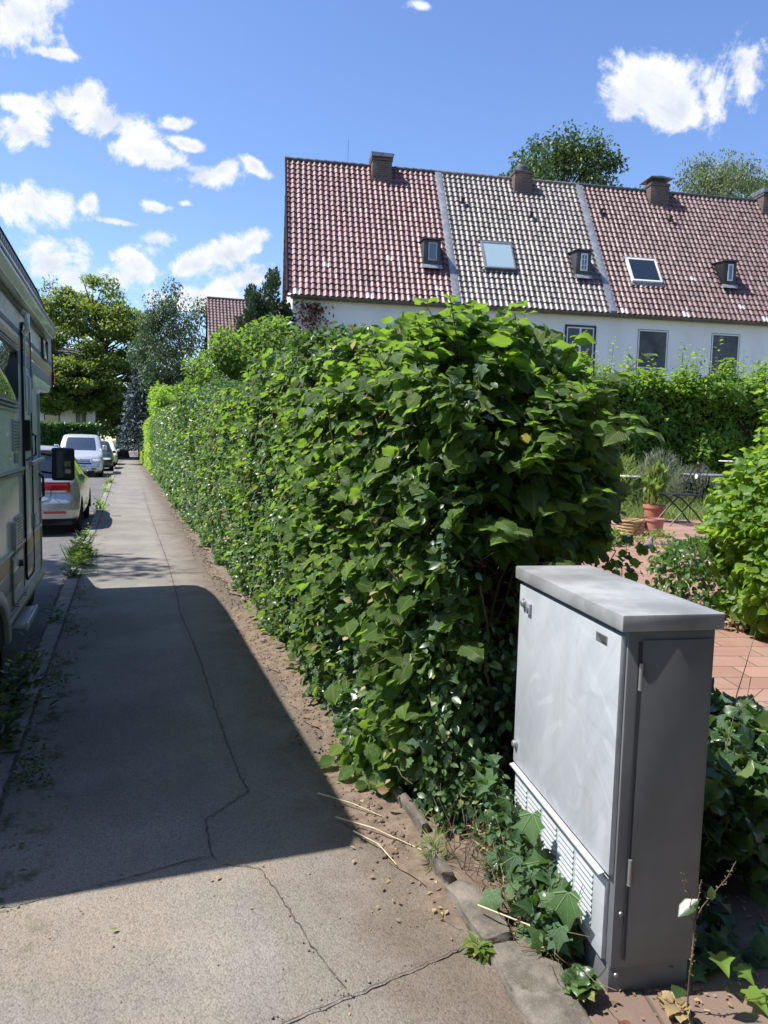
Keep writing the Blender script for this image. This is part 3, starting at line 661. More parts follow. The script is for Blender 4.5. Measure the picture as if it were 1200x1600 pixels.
q = MB(); q.box(SX-.04, SX+.03, 8.50, 8.56, 2.16, 2.31); cb(q.build('marker_lamp', 'lamp_red', bevel=.008))
q = MB(); q.box(SX-.15, SX+.0, 7.12, 7.22, 1.99, 2.05); q.prism([(7.1, 1.93), (7.2, 1.93), (7.55, 2.035), (7.1, 2.035)], SX-.05, SX-.01, 'x'); cb(q.build('berth_bracket', 'awning_white', bevel=.006))
q = MB(); q.tube([(SX+.004, 7.2, 1.28), (SX+.03, 7.24, 1.25), (SX+.03, 7.25, 1.08), (SX+.004, 7.2, 1.05)], .012, 6); cb(q.build('side_handle', 'black_plastic', smooth=True))

# ------------------------------------------------------------------ cars: stacks of rounded horizontal outlines
def car(name, sl_, loc, rz, paint, glass, belt, roofz, wheels, wr, label, group=None, lamps=(), flip=False):
    """sl_: (z, y_near, y_far, half width, r_near, r_far); near end faces -Y"""
    root = empty(name, loc, rz, label=label, cat='van' if 'van' in name else 'car', group=group)
    S = np.array(sl_, float)
    def par(z):
        return [np.interp(z, S[:, 0], S[:, i]) for i in range(1, 6)]
    def outl(z, ext=0.):
        yn, yf, hw, rn, rf = par(z); pts = []
        rn = min(rn, hw*.9); rf = min(rf, hw*.9)
        for i in range(21):                       # near edge, left to right, slightly bowed
            u = i/20*2-1; pts.append((u*(hw-rn), yn+.05*abs(u)**2.5, 0))
        for a in np.linspace(-80, -10, 6): pts.append((hw-rn+rn*math.cos(R(a)), yn+.05+rn+rn*math.sin(R(a)), 1))
        for i in range(61): pts.append((hw*(1+.012*math.sin(math.pi*i/60)), yn+.05+rn+(yf-rf-yn-rn-.10)*i/60, 2))
        for a in np.linspace(10, 80, 6): pts.append((hw-rf+rf*math.cos(R(a)), yf-.05-rf+rf*math.sin(R(a)), 3))
        for i in range(21):
            u = 1-i/20*2; pts.append((u*(hw-rf), yf-.05*abs(u)**2.5, 4))
        r_ = pts[21:-21]; pts += [(-x, y, k+10) for (x, y, k) in r_[::-1]]
        return pts
    zs = np.concatenate([np.linspace(S[0, 0], roofz, 46), S[S[:, 0] > roofz, 0]])
    rings = [outl(z) for z in zs]; n = len(rings[0])
    V = [(p[0], p[1], z) for z, r_ in zip(zs, rings) for p in r_]
    V.append((0, (S[-1, 1]+S[-1, 2])/2, zs[-1]+.005))
    parts = {'body': [], 'near_glass': [], 'side_window_r': [], 'side_window_l': [], 'far_glass': []}; 
    yb = par(belt+.02)
    for j in range(len(zs)-1):
        zc = (zs[j]+zs[j+1])/2
        for i in range(n):
            i2 = (i+1) % n; a, b = rings[j][i], rings[j][i2]
            xc, yc, kd = (a[0]+b[0])/2, (a[1]+b[1])/2, a[2]
            if kd in (2, 12) and any((yc-wy)**2+(zc-wr*.98)**2 < (wr*1.17)**2 for wy in wheels): continue
            key = 'body'; yn, yf, hw, rn, rf = par(zc); L_ = yf-yn
            if belt+.03 < zc < roofz-.07:
                if kd == 0 and abs(xc) < (hw-rn)*.93: key = 'near_glass'
                elif kd == 4 and abs(xc) < (hw-rf)*.93: key = 'far_glass'
                elif kd in (2, 12):
                    u = (yc-yn)/L_
                    if .10 < u < .90 and not any(abs(u-c) < .022 for c in ((.36, .62))): key = 'side_window_r' if kd == 2 else 'side_window_l'
            parts[key].append((j*n+i, j*n+i2, (j+1)*n+i2, (j+1)*n+i))
    top = (len(zs)-1)*n; cap = [(top+i, top+(i+1) % n, len(V)-1) for i in range(n)]
    mesh_np('body', V, [np.array(parts['body']), np.array(cap)], paint, root, smooth=True)
    names = {'near_glass': 'windshield' if flip else 'rear_window', 'far_glass': 'rear_window' if flip else 'windshield', 'side_window_r': 'side_window', 'side_window_l': 'side_window'}
    for kx, nm in names.items():
        if parts[kx]:
            f = np.array(parts[kx]); u_, inv = np.unique(f, return_inverse=True)
            mesh_np(nm, np.array(V)[u_], inv.reshape(f.shape), glass, root, smooth=True)
    def patch(nm, z0, z1, a0, a1, mat, off=.008, par_=None, nz_=6):
        """piece lying on the skin: outline index range a0..a1 (0..20 near edge, 21..26 corner, 27.. side)"""
        vs = []
        idx = [i % n for i in range(a0, a1+1)]
        for lay in (0, 1):
            for z in np.linspace(z0, z1, nz_):
                r_ = outl(z)
                for i in idx:
                    p, pn, pp = r_[i], r_[(i+1) % n], r_[(i-1) % n]
                    t_ = Vector((pn[0]-pp[0], pn[1]-pp[1])); nn = Vector((t_.y, -t_.x)).normalized()
                    o_ = off if lay else -.01
                    vs.append((p[0]+nn.x*o_, p[1]+nn.y*o_, z))
        w_ = len(idx); q = w_*nz_; fs = []
        for j in range(nz_-1):
            for i in range(w_-1):
                a = q+j*w_+i; fs.append((a, a+1, a+w_+1, a+w_))
        for j in range(nz_-1):
            for i in (0, w_-1): a = j*w_+i; fs.append((a, a+w_, a+w_+q, a+q))
        for i in range(w_-1):
            for j in (0, nz_-1): a = j*w_+i; fs.append((a, a+1, a+1+q, a+q))
        return mesh_np(nm, vs, np.array(fs), mat, par_ or root, smooth=False)
    def putw(o, p):
        o.parent = p or root; return o
    for wy in wheels:
        hw = par(wr)[2]
        wheel('wheel', wr, .2, hw-.10, wy, wr, None, putw); wheel('wheel', wr, .2, -hw+.10, wy, wr, None, putw)
    q = MB(); y0, y1, hw = par(.4)[:3]; q.box(-hw+.12, hw-.12, y0+.12, y1-.12, .19, .62); q.build('underbody', 'rubber', root)
    for wy in wheels:
        for sgn in (-1, 1):
            q = MB(); hwx = par(wr+.2)[2]
            q.tube([(sgn*(hwx-.012), wy+wr*1.17*math.cos(a), wr*.98+wr*1.17*math.sin(a)) for a in np.linspace(-.25, math.pi+.25, 22)], .018, 6)
            q.build('arch_trim', 'black_plastic', root, smooth=True)
    return root, patch, par, n
# silver hatchback, seen from behind
hs = [(.20, .14, 4.06, .80, .16, .20), (.30, .05, 4.15, .865, .22, .30), (.45, .0, 4.2, .885, .26, .36), (.58, .02, 4.18, .89, .26, .36), (.68, .07, 4.10, .89, .26, .40), (.74, .10, 3.98, .885, .25, .42),
      (.90, .12, 3.75, .865, .22, .46), (.965, .15, 3.1, .835, .20, .45), (1.12, .25, 2.85, .765, .18, .30), (1.36, .42, 2.45, .675, .16, .25), (1.48, .50, 2.2, .62, .16, .22), (1.54, .58, 2.05, .55, .18, .2), (1.57, .80, 1.85, .40, .2, .2), (1.58, 1.1, 1.6, .2, .1, .1)]
golf, pg, ppar, gn = car('hatchback_car', hs, (-1.69, 13.75, -.105), R(-.5), 'silver_paint', 'dark_glass', .97, 1.50, (.72, 3.3), .315, 'silver hatchback parked ahead of the motorhome, tail towards the camera')
for sg in (0, 1):
    a0, a1 = (14, 22) if sg == 0 else (-2, 6)
    o = pg('taillight', .76, .945, a0, a1, 'lamp_red', .014)
    pg('reversing_lamp', .765, .80, a0+1, a1-1, 'lamp_clear', .017, o)
pg('tailgate_seam', .60, .61, 5, 15, 'rubber', .004); 
for sx_ in (-1, 1): q = MB(); q.tube([(sx_*.44, .10, .93), (sx_*.43, .10, .72), (sx_*.38, .055, .64), (sx_*.3, .045, .615)], .005, 4); q.build('seam_line', 'rubber', golf)
pg('bumper_reflector', .40, .44, 15, 21, 'lamp_red', .010); pg('bumper_reflector', .40, .44, -1, 5, 'lamp_red', .010)
pg('number_plate', .66, .76, 7, 13, 'plate_white', .012); pg('lower_bumper', .21, .30, 0, 25, 'black_plastic', .006); pg('plate_recess', .63, .64, 6, 14, 'black_plastic', .006)
q = MB(); q.box(-.58, .58, .44, .58, 1.485, 1.51); q.build('roof_spoiler', 'silver_paint', golf, bevel=.01)
q = MB(); q.tube([(-.0, .24, 1.0), (.02, .22, 1.02), (.35, .31, 1.06)], .008, 5); q.build('rear_wiper', 'black_plastic', golf)
for sx_ in (-1, 1):
    q = MB(); q.box(sx_*.86-.0, sx_*(1.02), 2.62, 2.75, .93, 1.07); o = q.build('wing_mirror', 'black_plastic', golf, bevel=.04, seg=3)
# silver van facing the camera
vs_ = [(.22, .10, 4.8, .86, .16, .15), (.32, .02, 4.86, .92, .25, .2), (.50, .0, 4.88, .945, .28, .2), (.66, .04, 4.88, .95, .28, .2), (.78, .09, 4.88, .95, .28, .2), (.95, .22, 4.88, .95, .28, .2),
       (1.05, .42, 4.88, .945, .24, .2), (1.16, .75, 4.88, .93, .2, .2), (1.30, .90, 4.87, .90, .17, .18), (1.60, 1.18, 4.83, .84, .15, .16), (1.84, 1.42, 4.76, .77, .14, .14), (1.90, 1.52, 4.7, .72, .14, .14), (1.945, 1.75, 4.5, .58, .14, .14), (1.96, 2.1, 4.2, .3, .1, .1)]
van, pv, _, _ = car('delivery_van', vs_, (-1.98, 35.2, -.105), R(.8), 'van_silver', 'van_glass', 1.17, 1.87, (.95, 4.0), .33, 'silver van facing the camera, parked further up the kerb', flip=True)
pv('headlamp', .70, .86, 17, 24, 'lamp_clear', .012); pv('headlamp', .70, .86, -4, 3, 'lamp_clear', .012)
o = pv('grille', .72, .82, 4, 16, 'camper_blue', .010); pv('grille_bar', .765, .775, 4, 16, 'lamp_clear', .014, o)
q = MB(); q.lathe([(.001, 0), (.06, 0), (.07, .02), (.055, .03), (.05, .012), (.001, .012)], (0, .02, .78), 'y', 20); q.build('emblem', 'alloy', van, smooth=True)
pv('air_intake', .60, .67, 3, 17, 'black_plastic', .006); o = pv('number_plate', .46, .56, 7, 13, 'plate_white', .014)
q = MB()
for i, xx in enumerate((-.2, -.13, -.04, .03, .10, .17)): q.box(xx, xx+.04, -.020, -.016, .485, .54)
q.build('plate_writing', 'black_plastic', o)
pv('fog_lamp', .36, .42, 17, 20, 'black_plastic', .01); pv('fog_lamp', .36, .42, 0, 3, 'black_plastic', .01)
for sx_ in (-1, 1): q = MB(); q.box(sx_*.93, sx_*1.12, .95, 1.07, 1.22, 1.46); q.build('wing_mirror', 'van_silver', van, bevel=.04, seg=3)
q = MB(); q.tube([(-.5, .80, 1.18), (-.1, .84, 1.22), (.35, .86, 1.22)], .012, 5); q.build('wiper', 'black_plastic', van)
q = MB(); q.tube([(0, 2.2, 1.95), (0, 2.35, 2.02)], .01, 5); q.build('roof_aerial', 'black_plastic', van)
# dark and white cars behind
hs3 = [tuple([z*1.05, a, b, hw, r1, r2]) for (z, a, b, hw, r1, r2) in [(s[0], 4.2-s[2], 4.2-s[1], s[3], s[5], s[4]) for s in hs]]
dk, pd_, _, _ = car('estate_car', hs3, (-1.62, 42.6, -.105), 0., 'dark_blue_paint', 'dark_glass', 1.02, 1.49, (.9, 3.48), .315, 'dark car parked between the silver van and the white car', flip=True)
wc, pw, _, _ = car('white_car', hs3, (-1.48, 50.0, -.105), 0., 'white_paint', 'van_glass', 1.02, 1.49, (.9, 3.48), .315, 'white car facing the camera, farthest of the parked cars', flip=True)
for r_, p_ in ((dk, pd_), (wc, pw)):
    p_('headlamp', .62, .74, 17, 24, 'lamp_clear', .012); p_('headlamp', .62, .74, -4, 3, 'lamp_clear', .012); p_('grille', .55, .66, 5, 15, 'black_plastic', .01)
    for sx_ in (-1, 1): q = MB(); q.box(sx_*.86, sx_*1.03, 1.35, 1.47, .98, 1.12); q.build('wing_mirror', 'white_paint' if r_ is wc else 'black_plastic', r_, bevel=.04, seg=3)

# ------------------------------------------------------------------ cabinet
cbn = empty('utility_cabinet', (1.313, 1.646, 0), R(-9.2), label='grey metal utility cabinet with a lit scuffed door beside the pavement', cat='cabinet')
# local: x = depth (away from the street), y = length (up the street)
CL_, CD = .80, .283
q = MB(); q.box(.015, CD-.01, .015, CL_-.015, -.03, .09); q.build('plinth', 'cabinet_shade_paint', cbn, bevel=.004)
q = MB(); q.box(.012, CD, .0, CL_, .09, 1.10); q.build('housing', 'cabinet_shade_paint', cbn, bevel=.006)
q = MB(); q.box(-.018, CD+.016, -.018, CL_+.018, 1.102, 1.150)
o = q.build('lid', 'cabinet_top_paint', cbn, bevel=.006)
for v in o.data.vertices:
    if v.co.z > 1.12: v.co.z += .008*(1-abs(v.co.x-.14)/.16)
q = MB(); q.box(-.006, .012, .008, CL_-.008, .375, 1.085); dor = q.build('door', 'cabinet_paint', cbn, bevel=.004)
q = MB(); q.prism([(-.006, .373), (-.024, .369), (-.025, .364), (-.006, .36)], .03, CL_-.02, 'y'); q.build('drip_edge', 'cabinet_paint', dor, bevel=.0012)
vp = MB(); vp.box(-.003, .012, .03, CL_-.03, .10, .352); vpo = vp.build('vent_panel', 'cabinet_paint', cbn, bevel=.003)
for g in range(5):
    y0 = .10+g*.135; q = MB()
    for r_ in range(10):
        z = .145+r_*.019; q.prism([(-.0035, z+.008), (-.0075, z+.001), (-.008, z-.0015), (-.0035, z-.001)], y0, y0+.115, 'y')
    q.build('louvre', 'cabinet_paint', vpo)
    q = MB()
    for r_ in range(10): z = .145+r_*.019; q.box(-.0042, -.0032, y0+.004, y0+.111, z-.0075, z-.0012)
    q.build('vent_slot', 'black_plastic', vpo)
for (yy, zz_, nm) in ((.735, 1.02, 'lock'), (.765, .455, 'lock')):
    q = MB(); q.lathe([(.001, -.016), (.010, -.016), (.013, -.013), (.013, -.006), (.019, -.005), (.019, 0)], (-.006, yy, zz_), 'x', 16); q.build(nm, 'grey_metal', dor, smooth=True)
q = MB(); q.box(-.016, -.006, .665, .70, .99, 1.03); o = q.build('lock', 'camper_grey', dor, bevel=.002); q = MB(); q.lathe([(.001, -.005), (.009, -.005), (.010, 0)], (-.016, .682, 1.01), 'x', 12); q.build('lock_cover', 'grey_metal', o)
q = MB(); q.box(-.0072, -.006, .085, .155, 1.035, 1.062); o = q.build('type_plate', 'grey_metal', dor)
q = MB()
for i, zc in enumerate((1.056, 1.050, 1.044)): q.box(-.0078, -.0071, .092, .148-.01*i, zc-.0013, zc+.0013)
q.box(-.0078, -.0071, .09, .118, 1.037, 1.041); q.build('plate_lines', 'black_plastic', o)
q = MB(); q.box(.055, CD-.012, -.006, .001, .11, 1.075); sp = q.build('side_panel', 'cabinet_shade_paint', cbn, bevel=.003)
q = MB(); q.tube([(.047, -.004, .12), (.047, -.004, 1.07)], .0035, 6); q.build('panel_seam', 'black_plastic', cbn)
for z in (.935, .355):
    q = MB(); q.tube([(.049, -.012, z), (.049, -.012, z+.035), (.049, -.012, z+.075)], .0055, 10); q.tube([(.049, -.012, z-.002), (.049, -.012, z+.001)], .0065, 10); q.build('hinge', 'grey_metal', cbn, smooth=True)
for (x_, z_) in ((.035, .26), (.03, .07)):
    q = MB(); q.lathe([(.001, -.004), (.006, -.003), (.007, 0)], (x_, -.001, z_), 'y', 10); q.build('screw', 'grey_metal', cbn)

# ------------------------------------------------------------------ terraced houses
E0 = Vector((5.16, 24.43, 6.64)); HA = R(-9.93); RUN, RISE, SLEN = 3.607, 5.64, 6.695
sa, ca = RISE/SLEN, RUN/SLEN
TU, TV = .205, .258
def pant(f): # pantile cross profile, f in 0..1
    return .052*(0.5+0.5*math.cos(2*math.pi*(f-.30)))**1.35 - .012*math.exp(-((f-.86)/.09)**2)
def tile_roof(name, u0, u1, mat, parent, rows=26, back=False):
    cols = int(round((u1-u0)/TU)); du = (u1-u0)/cols; K = 7; V, UV = [], []
    tv = SLEN/rows
    us = [(c+k/K) for c in range(cols) for k in range(K)]+[cols]
    for r_ in range(rows):
        for e, off in ((0, .036), (1, .0)):
            for c in us:
                f_ = c % 1; h = pant(f_)+off
                q_ = (r_+e)*tv-(.02 if e == 0 else -.0)-(.05 if r_+e == 0 else 0)
                y, z = q_*ca-h*sa, q_*sa+h*ca
                V.append((u0+c*du, y if not back else 2*RUN-y, z)); UV.append((min(c, cols-.001), r_+.01+e*.97))
    V = np.array(V); n = len(us)
    jt = (rng.random((rows*2, cols+1, 3))-.5)*.014
    V += np.repeat(jt, K, axis=1)[:, :n].reshape(-1, 3)
    F1 = [(j*n+i, j*n+i+1, (j+1)*n+i+1, (j+1)*n+i) for j in range(0, 2*rows-1, 2) for i in range(n-1)]
    m_ = len(V); V = np.concatenate([V, V]); UV = UV+UV
    F2 = [(m_+j*n+i, m_+j*n+i+1, m_+(j+1)*n+i+1, m_+(j+1)*n+i) for j in range(1, 2*rows-1, 2) for i in range(n-1)]
    return mesh_np(name, V, np.array(F1+F2), mat, parent, UV, smooth=True)
def window(par, x0, x1, z0, z1, frame, glass, mull=False, dark_surround=False):
    yw = .25
    fr = MB(); t_ = .05
    o_ = .045 if dark_surround else .018
    if dark_surround:
        q = MB(); a = .07
        q.box(x0-a, x1+a, yw-.03, yw+.01, z1, z1+a); q.box(x0-a, x0, yw-.03, yw+.01, z0-.05, z1); q.box(x1, x1+a, yw-.03, yw+.01, z0-.05, z1)
        sur = q.build('window_surround', 'dark_frame', par, bevel=.004)
    if not dark_surround:
        q = MB(); a = .022
        q.box(x0-a, x1+a, yw-.006, yw+.01, z1, z1+a); q.box(x0-a, x0, yw-.006, yw+.01, z0, z1); q.box(x1, x1+a, yw-.006, yw+.01, z0, z1); q.build('reveal_shade', 'gutter_metal', par)  # thin dark strips painted in for the shade of a window recess
    fr.box(x0, x1, yw-.012, yw+.02, z1-t_, z1); fr.box(x0, x1, yw-.012, yw+.02, z0, z0+t_)
    fr.box(x0, x0+t_, yw-.012, yw+.02, z0+t_, z1-t_); fr.box(x1-t_, x1, yw-.012, yw+.02, z0+t_, z1-t_)
    if mull: xm = (x0+x1)/2; fr.box(xm-.04, xm+.04, yw-.010, yw+.018, z0+t_, z1-t_)
    w_ = fr.build('window', frame, par, bevel=.003)
    q = MB(); q.box(x0+t_, x1-t_, yw-.006, yw+.0, z0+t_, z1-t_); q.build('pane', glass, w_)
    q = MB(); q.box(x0-.05, x1+.05, yw-.07, yw+.01, z0-.045, z0-.003); q.build('sill', 'gutter_metal', w_, bevel=.004)
UW = 5.81
ulab = ['end terraced house with mauve glazed roof tiles and a small dark dormer', 'middle terraced house with shiny dark brown tiles and a bright skylight',
        'terraced house with red brown tiles and an open dark skylight', 'terraced house at the right picture edge, mostly cut off, chimney half seen']
tm = ['mauve_tiles', 'glazed_brown_tiles', 'red_brown_tiles', 'red_brown_tiles']
for i in range(4):
    u0 = i*UW; c_, s_ = math.cos(HA), math.sin(HA)
    h = empty('terraced_house', (E0.x+u0*c_, E0.y+u0*s_, 0), HA, label=ulab[i], cat='house', group='terraced houses in the row')
    top = E0.z
    q = MB(); x0 = .12 if i == 0 else 0.002; q.prism([(.25, -.1), (2*RUN-.25, -.1), (2*RUN-.25, top-.1+.12), (RUN, top+RISE-.15), (.25, top-.1+.12)], x0, UW-.002, 'x'); q.build('wall', 'roughcast', h)
    rf = tile_roof('roof', (-.06 if i == 0 else (.12 if i < 3 else 0)), (UW-.12 if i < 2 else UW), tm[i], h); rf.location.z = top
    rb = tile_roof('back_roof', (-.06 if i == 0 else (.12 if i < 3 else 0)), (UW-.12 if i < 2 else UW), tm[i], h, back=True); rb.location.z = top
    # ridge tiles
    q = MB(); nx_ = 17
    for k in range(nx_):
        a = (UW/nx_)*k+(-.06 if k == 0 and i == 0 else 0); b = (UW/nx_)*(k+1)
        q.tube([(a, RUN, top+RISE+.0), (a+.03, RUN, top+RISE+.005), (b+.02, RUN, top+RISE-.01)], [.10, .105, .088], 10)
    q.build('ridge_tile', 'slate' if i != 1 else 'glazed_brown_tiles', rf, smooth=True).location.z = -top
    # party wall flashing
    q = MB()
    for x_ in ((UW-.13, UW+.13),):
        if i < 2:
            q.prism([(-.06*ca, -.05*sa), (0-.07*sa, .07*ca), (RUN-.07*sa, RISE+.09*ca), (RUN, RISE-.06)], x_[0], x_[1], 'x')
    if q.v: o = q.build('flashing', 'lead_sheet', h, bevel=.01); o.location.z = top
    # gutter
    q = MB(); pr = [(-.045+.07*math.cos(a), top-.075+.06*math.sin(a)) for a in np.linspace(math.pi, 2*math.pi, 9)]
    pr += [(x*.9-.0045, z+.002) for x, z in pr[::-1]]; q.prism(pr, 0 if i else -.1, UW, 'x'); q.build('gutter', 'gutter_metal', h, smooth=True)
    q = MB(); q.box(.05 if i == 0 else .0, UW-.0, .0, .25, top-.14, top-.02); q.build('eaves_board', 'gutter_metal', h)
    # chimney
    cx0, cx1 = [(3.17, 3.92), (8.80-UW, 9.53-UW), (14.55-2*UW, 15.35-2*UW), (19.62-3*UW, 20.4-3*UW)][i]
    cy0, ct = RUN-.47, top+RISE+.22
    q = MB(); q.box(cx0, cx1, cy0, cy0+.62, top+4.6, ct); ch = q.build('chimney', 'dark_brick', rf, bevel=.01); ch.location.z = -top
    q = MB(); q.box(cx0-.03, cx1+.03, cy0-.03, cy0+.65, ct-.12, ct-.03); q.build('chimney_band', 'dark_brick', ch, bevel=.01)
    if i == 2:
        q = MB(); m_ = Matrix.Translation((0, 0, 0)); q.box(cx0+.12, cx1-.12, cy0+.12, cy0+.6, ct, ct+.16); q.build('chimney_pot', 'slate', ch)
        q = MB(); q.prism([(cx0-.08, ct+.17), (cx1+.10, ct+.15), (cx1+.10, ct+.18), ((cx0+cx1)/2, ct+.24), (cx0-.08, ct+.20)], cy0-.1, cy0+.85, 'y'); q.build('chimney_cowl', 'lead_sheet', ch)
    elif i == 1:
        q = MB(); q.lathe([(.001, .34), (.16, .33), (.27, .22), (.30, .0)], ((cx0+cx1)/2, cy0+.37, ct-.02), 'z', 18); q.build('chimney_cowl', 'slate', ch, smooth=True)
    else:
        q = MB(); q.prism([(cx0-.04, ct), (cx1+.04, ct+.0), (cx1+.07, ct+.10), (cx1+.07, ct+.13), (cx0-.07, ct+.15), (cx0-.07, ct+.12)], cy0-.08, cy0+.70, 'y'); q.build('chimney_cowl', 'lead_sheet', ch)
    sb = (cy0)/RUN*SLEN
    q = MB(); s0 = sb-.14
    q.prism([((s0)*ca-.08*sa, s0*sa+.07*ca), ((sb+.1)*ca-.08*sa, (sb+.1)*sa+.07*ca+.1), ((sb+.1)*ca, (sb+.1)*sa), (s0*ca, s0*sa)], cx0-.06, cx1+.06, 'x')
    o = q.build('chimney_flashing', 'lead_sheet', ch)
    # dormer
    if i < 3:
        dx0, dx1 = [(4.72, 5.34), (10.45-UW, 11.02-UW), (16.40-2*UW, 16.92-2*UW)][i]; s1, s2 = 1.62, 2.75
        yf = s1*ca-.02-.12; z1_, z2_ = top+s1*sa+.02, top+s2*sa+.02
        q = MB(); q.prism([(yf, z1_), (yf, z2_-.06), (s2*ca+.35, z2_+.05), (s1*ca+.05, z1_)], dx0, dx1, 'x'); dm = q.build('dormer', 'slate' if i < 2 else 'dark_frame', rf, bevel=.01); dm.location.z = -top
        q = MB(); q.prism([(yf-.06, z2_-.06), (yf-.06, z2_-.02), (s2*ca+.4, z2_+.09), (s2*ca+.4, z2_+.05)], dx0-.05, dx1+.05, 'x'); q.build('dormer_roof', 'slate', dm, bevel=.005)
        wx0, wx1 = dx0+.16, dx1-.14
        q = MB(); a, b = z1_+.18, z2_-.15
        for bx in ((wx0, wx1, b-.05, b), (wx0, wx1, a, a+.05), (wx0, wx0+.045, a+.05, b-.05), (wx1-.045, wx1, a+.05, b-.05)): q.box(bx[0], bx[1], yf-.02, yf+.01, bx[2], bx[3])
        if i == 1:
            q.box((wx0+wx1)/2-.012, (wx0+wx1)/2+.012, yf-.018, yf, a+.05, b-.05)
            for k in (1, 2): zz_ = a+(b-a)*k/3; q.box(wx0+.045, wx1-.045, yf-.016, yf, zz_-.01, zz_+.01)
        wd_ = q.build('dormer_window', 'white_frame' if i else 'grey_metal', dm); q = MB(); q.box(wx0+.045, wx1-.045, yf-.006, yf+.001, a+.05, b-.05); q.build('pane', 'house_glass', wd_)
        q = MB(); q.prism([(yf-.10, z1_-.10), (yf-.08, z1_-.06), (yf, z1_+.05), (yf+.02, z1_-.02)], dx0-.05, dx1+.05, 'x'); q.build('dormer_apron', 'lead_sheet', dm)
    if i in (1, 2):
        a0, a1, s1, s2 = [(7.0-UW, 8.18-UW, 1.66, 2.98), (12.68-2*UW, 13.90-2*UW, 1.50, 2.66)][i-1]
        mt = Matrix.Translation((0, 0, 0)) @ Matrix(((1, 0, 0), (0, ca, -sa), (0, sa, ca))).to_4x4()
        q = MB(); tk = .07
        for bx in ((a0, a1, s1, s1+tk), (a0, a1, s2-tk, s2), (a0, a0+tk, s1+tk, s2-tk), (a1-tk, a1, s1+tk, s2-tk)): q.box(bx[0], bx[1], bx[2], bx[3], .0, .15, mt)
        sk = q.build('skylight', 'grey_metal' if i == 1 else 'white_frame', rf, bevel=.006)
        q = MB(); q.box(a0+tk, a1-tk, s1+tk, s2-tk, .0, .13, mt); q.build('pane', 'skylight_glass' if i == 1 else 'dark_glass', sk)
        q = MB(); q.box(a0-.06, a1+.06, s1-.14, s1, .02, .07, mt); q.box(a0-.05, a1+.05, s2, s2+.12, .02, .09, mt); q.build('skylight_flashing', 'lead_sheet' if i == 2 else 'slate', sk)
    for (vx, vs1) in [[], [(6.6-UW, 5.05), (9.27-UW, 4.6)], [(12.25-2*UW, 5.1), (15.2-2*UW, 5.02)], []][i]:
        q = MB(); yv, zv = vs1*ca-.02, vs1*sa+.03
        q.tube([(vx, yv, zv-.05), (vx, yv-.06, zv+.12)], [.07, .06], 10); q.tube([(vx, yv-.06, zv+.12), (vx, yv-.07, zv+.16)], [.09, .09], 10); q.build('roof_vent', 'dark_frame', rf, smooth=True)
    # windows of the upper floor
    if i == 1: window(h, 9.98-UW, 11.04-UW, 4.78, 6.09, 'white_frame', 'curtain', True, True)
    if i == 2: window(h, 12.78-2*UW, 13.96-2*UW, 4.72, 6.12, 'white_frame', 'curtain'); window(h, 15.76-2*UW, 16.90-2*UW, 4.68, 6.12, 'white_frame', 'curtain')
    if i == 3: window(h, 1.3, 2.4, 4.7, 6.05, 'white_frame', 'curtain')
    for xx in (1.5, 3.9): window(h, xx, xx+1.1, 1.3, 2.6, 'white_frame', 'curtain')
    if i == 0:
        q = MB(); q.prism([(-.05, -.06), (-.05-.06*sa, .08), (RUN-.05, RISE+.09), (RUN, RISE-.06)], -.10, -.05, 'x'); o = q.build('verge_board', 'dark_frame', h); o.location.z = top
        q = MB(); q.tube([(2.32, RUN+.3, top+RISE-.3), (2.32, RUN+.3, top+RISE+1.05)], .008, 5); q.build('aerial_rod', 'gutter_metal', h)
# second row of houses far up the street
h2 = empty('house_row', (4.38, 42, 0), R(-4), label='distant house with brown pantile roof behind the conifer', cat='house')
q = MB(); q.prism([(0, -.1), (9, -.1), (9, 5.7), (4.5, 9.95), (0, 5.7)], .1, 16, 'x'); q.build('wall', 'roughcast', h2)
rf = tile_roof('roof', 0, 16, 'red_brown_tiles', h2, rows=22); rf.scale = (1, 4.5/RUN, 4.3/RISE); rf.location = (0, -.1, 6.1)
rf = tile_roof('back_roof', 0, 16, 'red_brown_tiles', h2, rows=22, back=True); rf.scale = (1, 4.5/RUN, 4.3/RISE); rf.location = (0, -.1, 6.1)
q = MB(); q.tube([(0, 4.4, 10.42), (16, 4.4, 10.42)], .1, 8); q.build('ridge', 'slate', h2)
# white house beyond the street
h3 = empty('white_house', (-9.2, 68, 0), R(0), label='white rendered house behind the clipped hedge across the street', cat='house')
q = MB(); q.prism([(0, -.1), (9, -.1), (9, 6.6), (4.5, 9.5), (0, 6.6)], -6, 6.6, 'x'); q.build('wall', 'roughcast', h3)
q = MB(); q.prism([(-.4, 6.4), (4.5, 9.65), (9.4, 6.4), (9.4, 6.55), (4.5, 9.85), (-.4, 6.55)], -6.3, 6.9, 'x'); q.build('roof', 'slate', h3)
for (x0, x1, z0, z1) in ((2.6, 3.8, 2.2, 3.7), (5.1, 5.9, 1.9, 3.9), (-.6, .5, 2.3, 3.7)):
    q = MB(); q.box(x0, x1, -.06, .02, z0, z1); w_ = q.build('window', 'dark_frame', h3); q = MB(); q.box(x0+.08, x1-.08, -.075, -.055, z0+.08, z1-.08); q.build('pane', 'house_glass', w_)
    q = MB(); q.box((x0+x1)/2-.03, (x0+x1)/2+.03, -.09, -.07, z0+.08, z1-.08); q.box(x0+.08, x1-.08, -.09, -.07, (z0+z1)/2-.03, (z0+z1)/2+.03); q.build('frame', 'white_frame', w_)

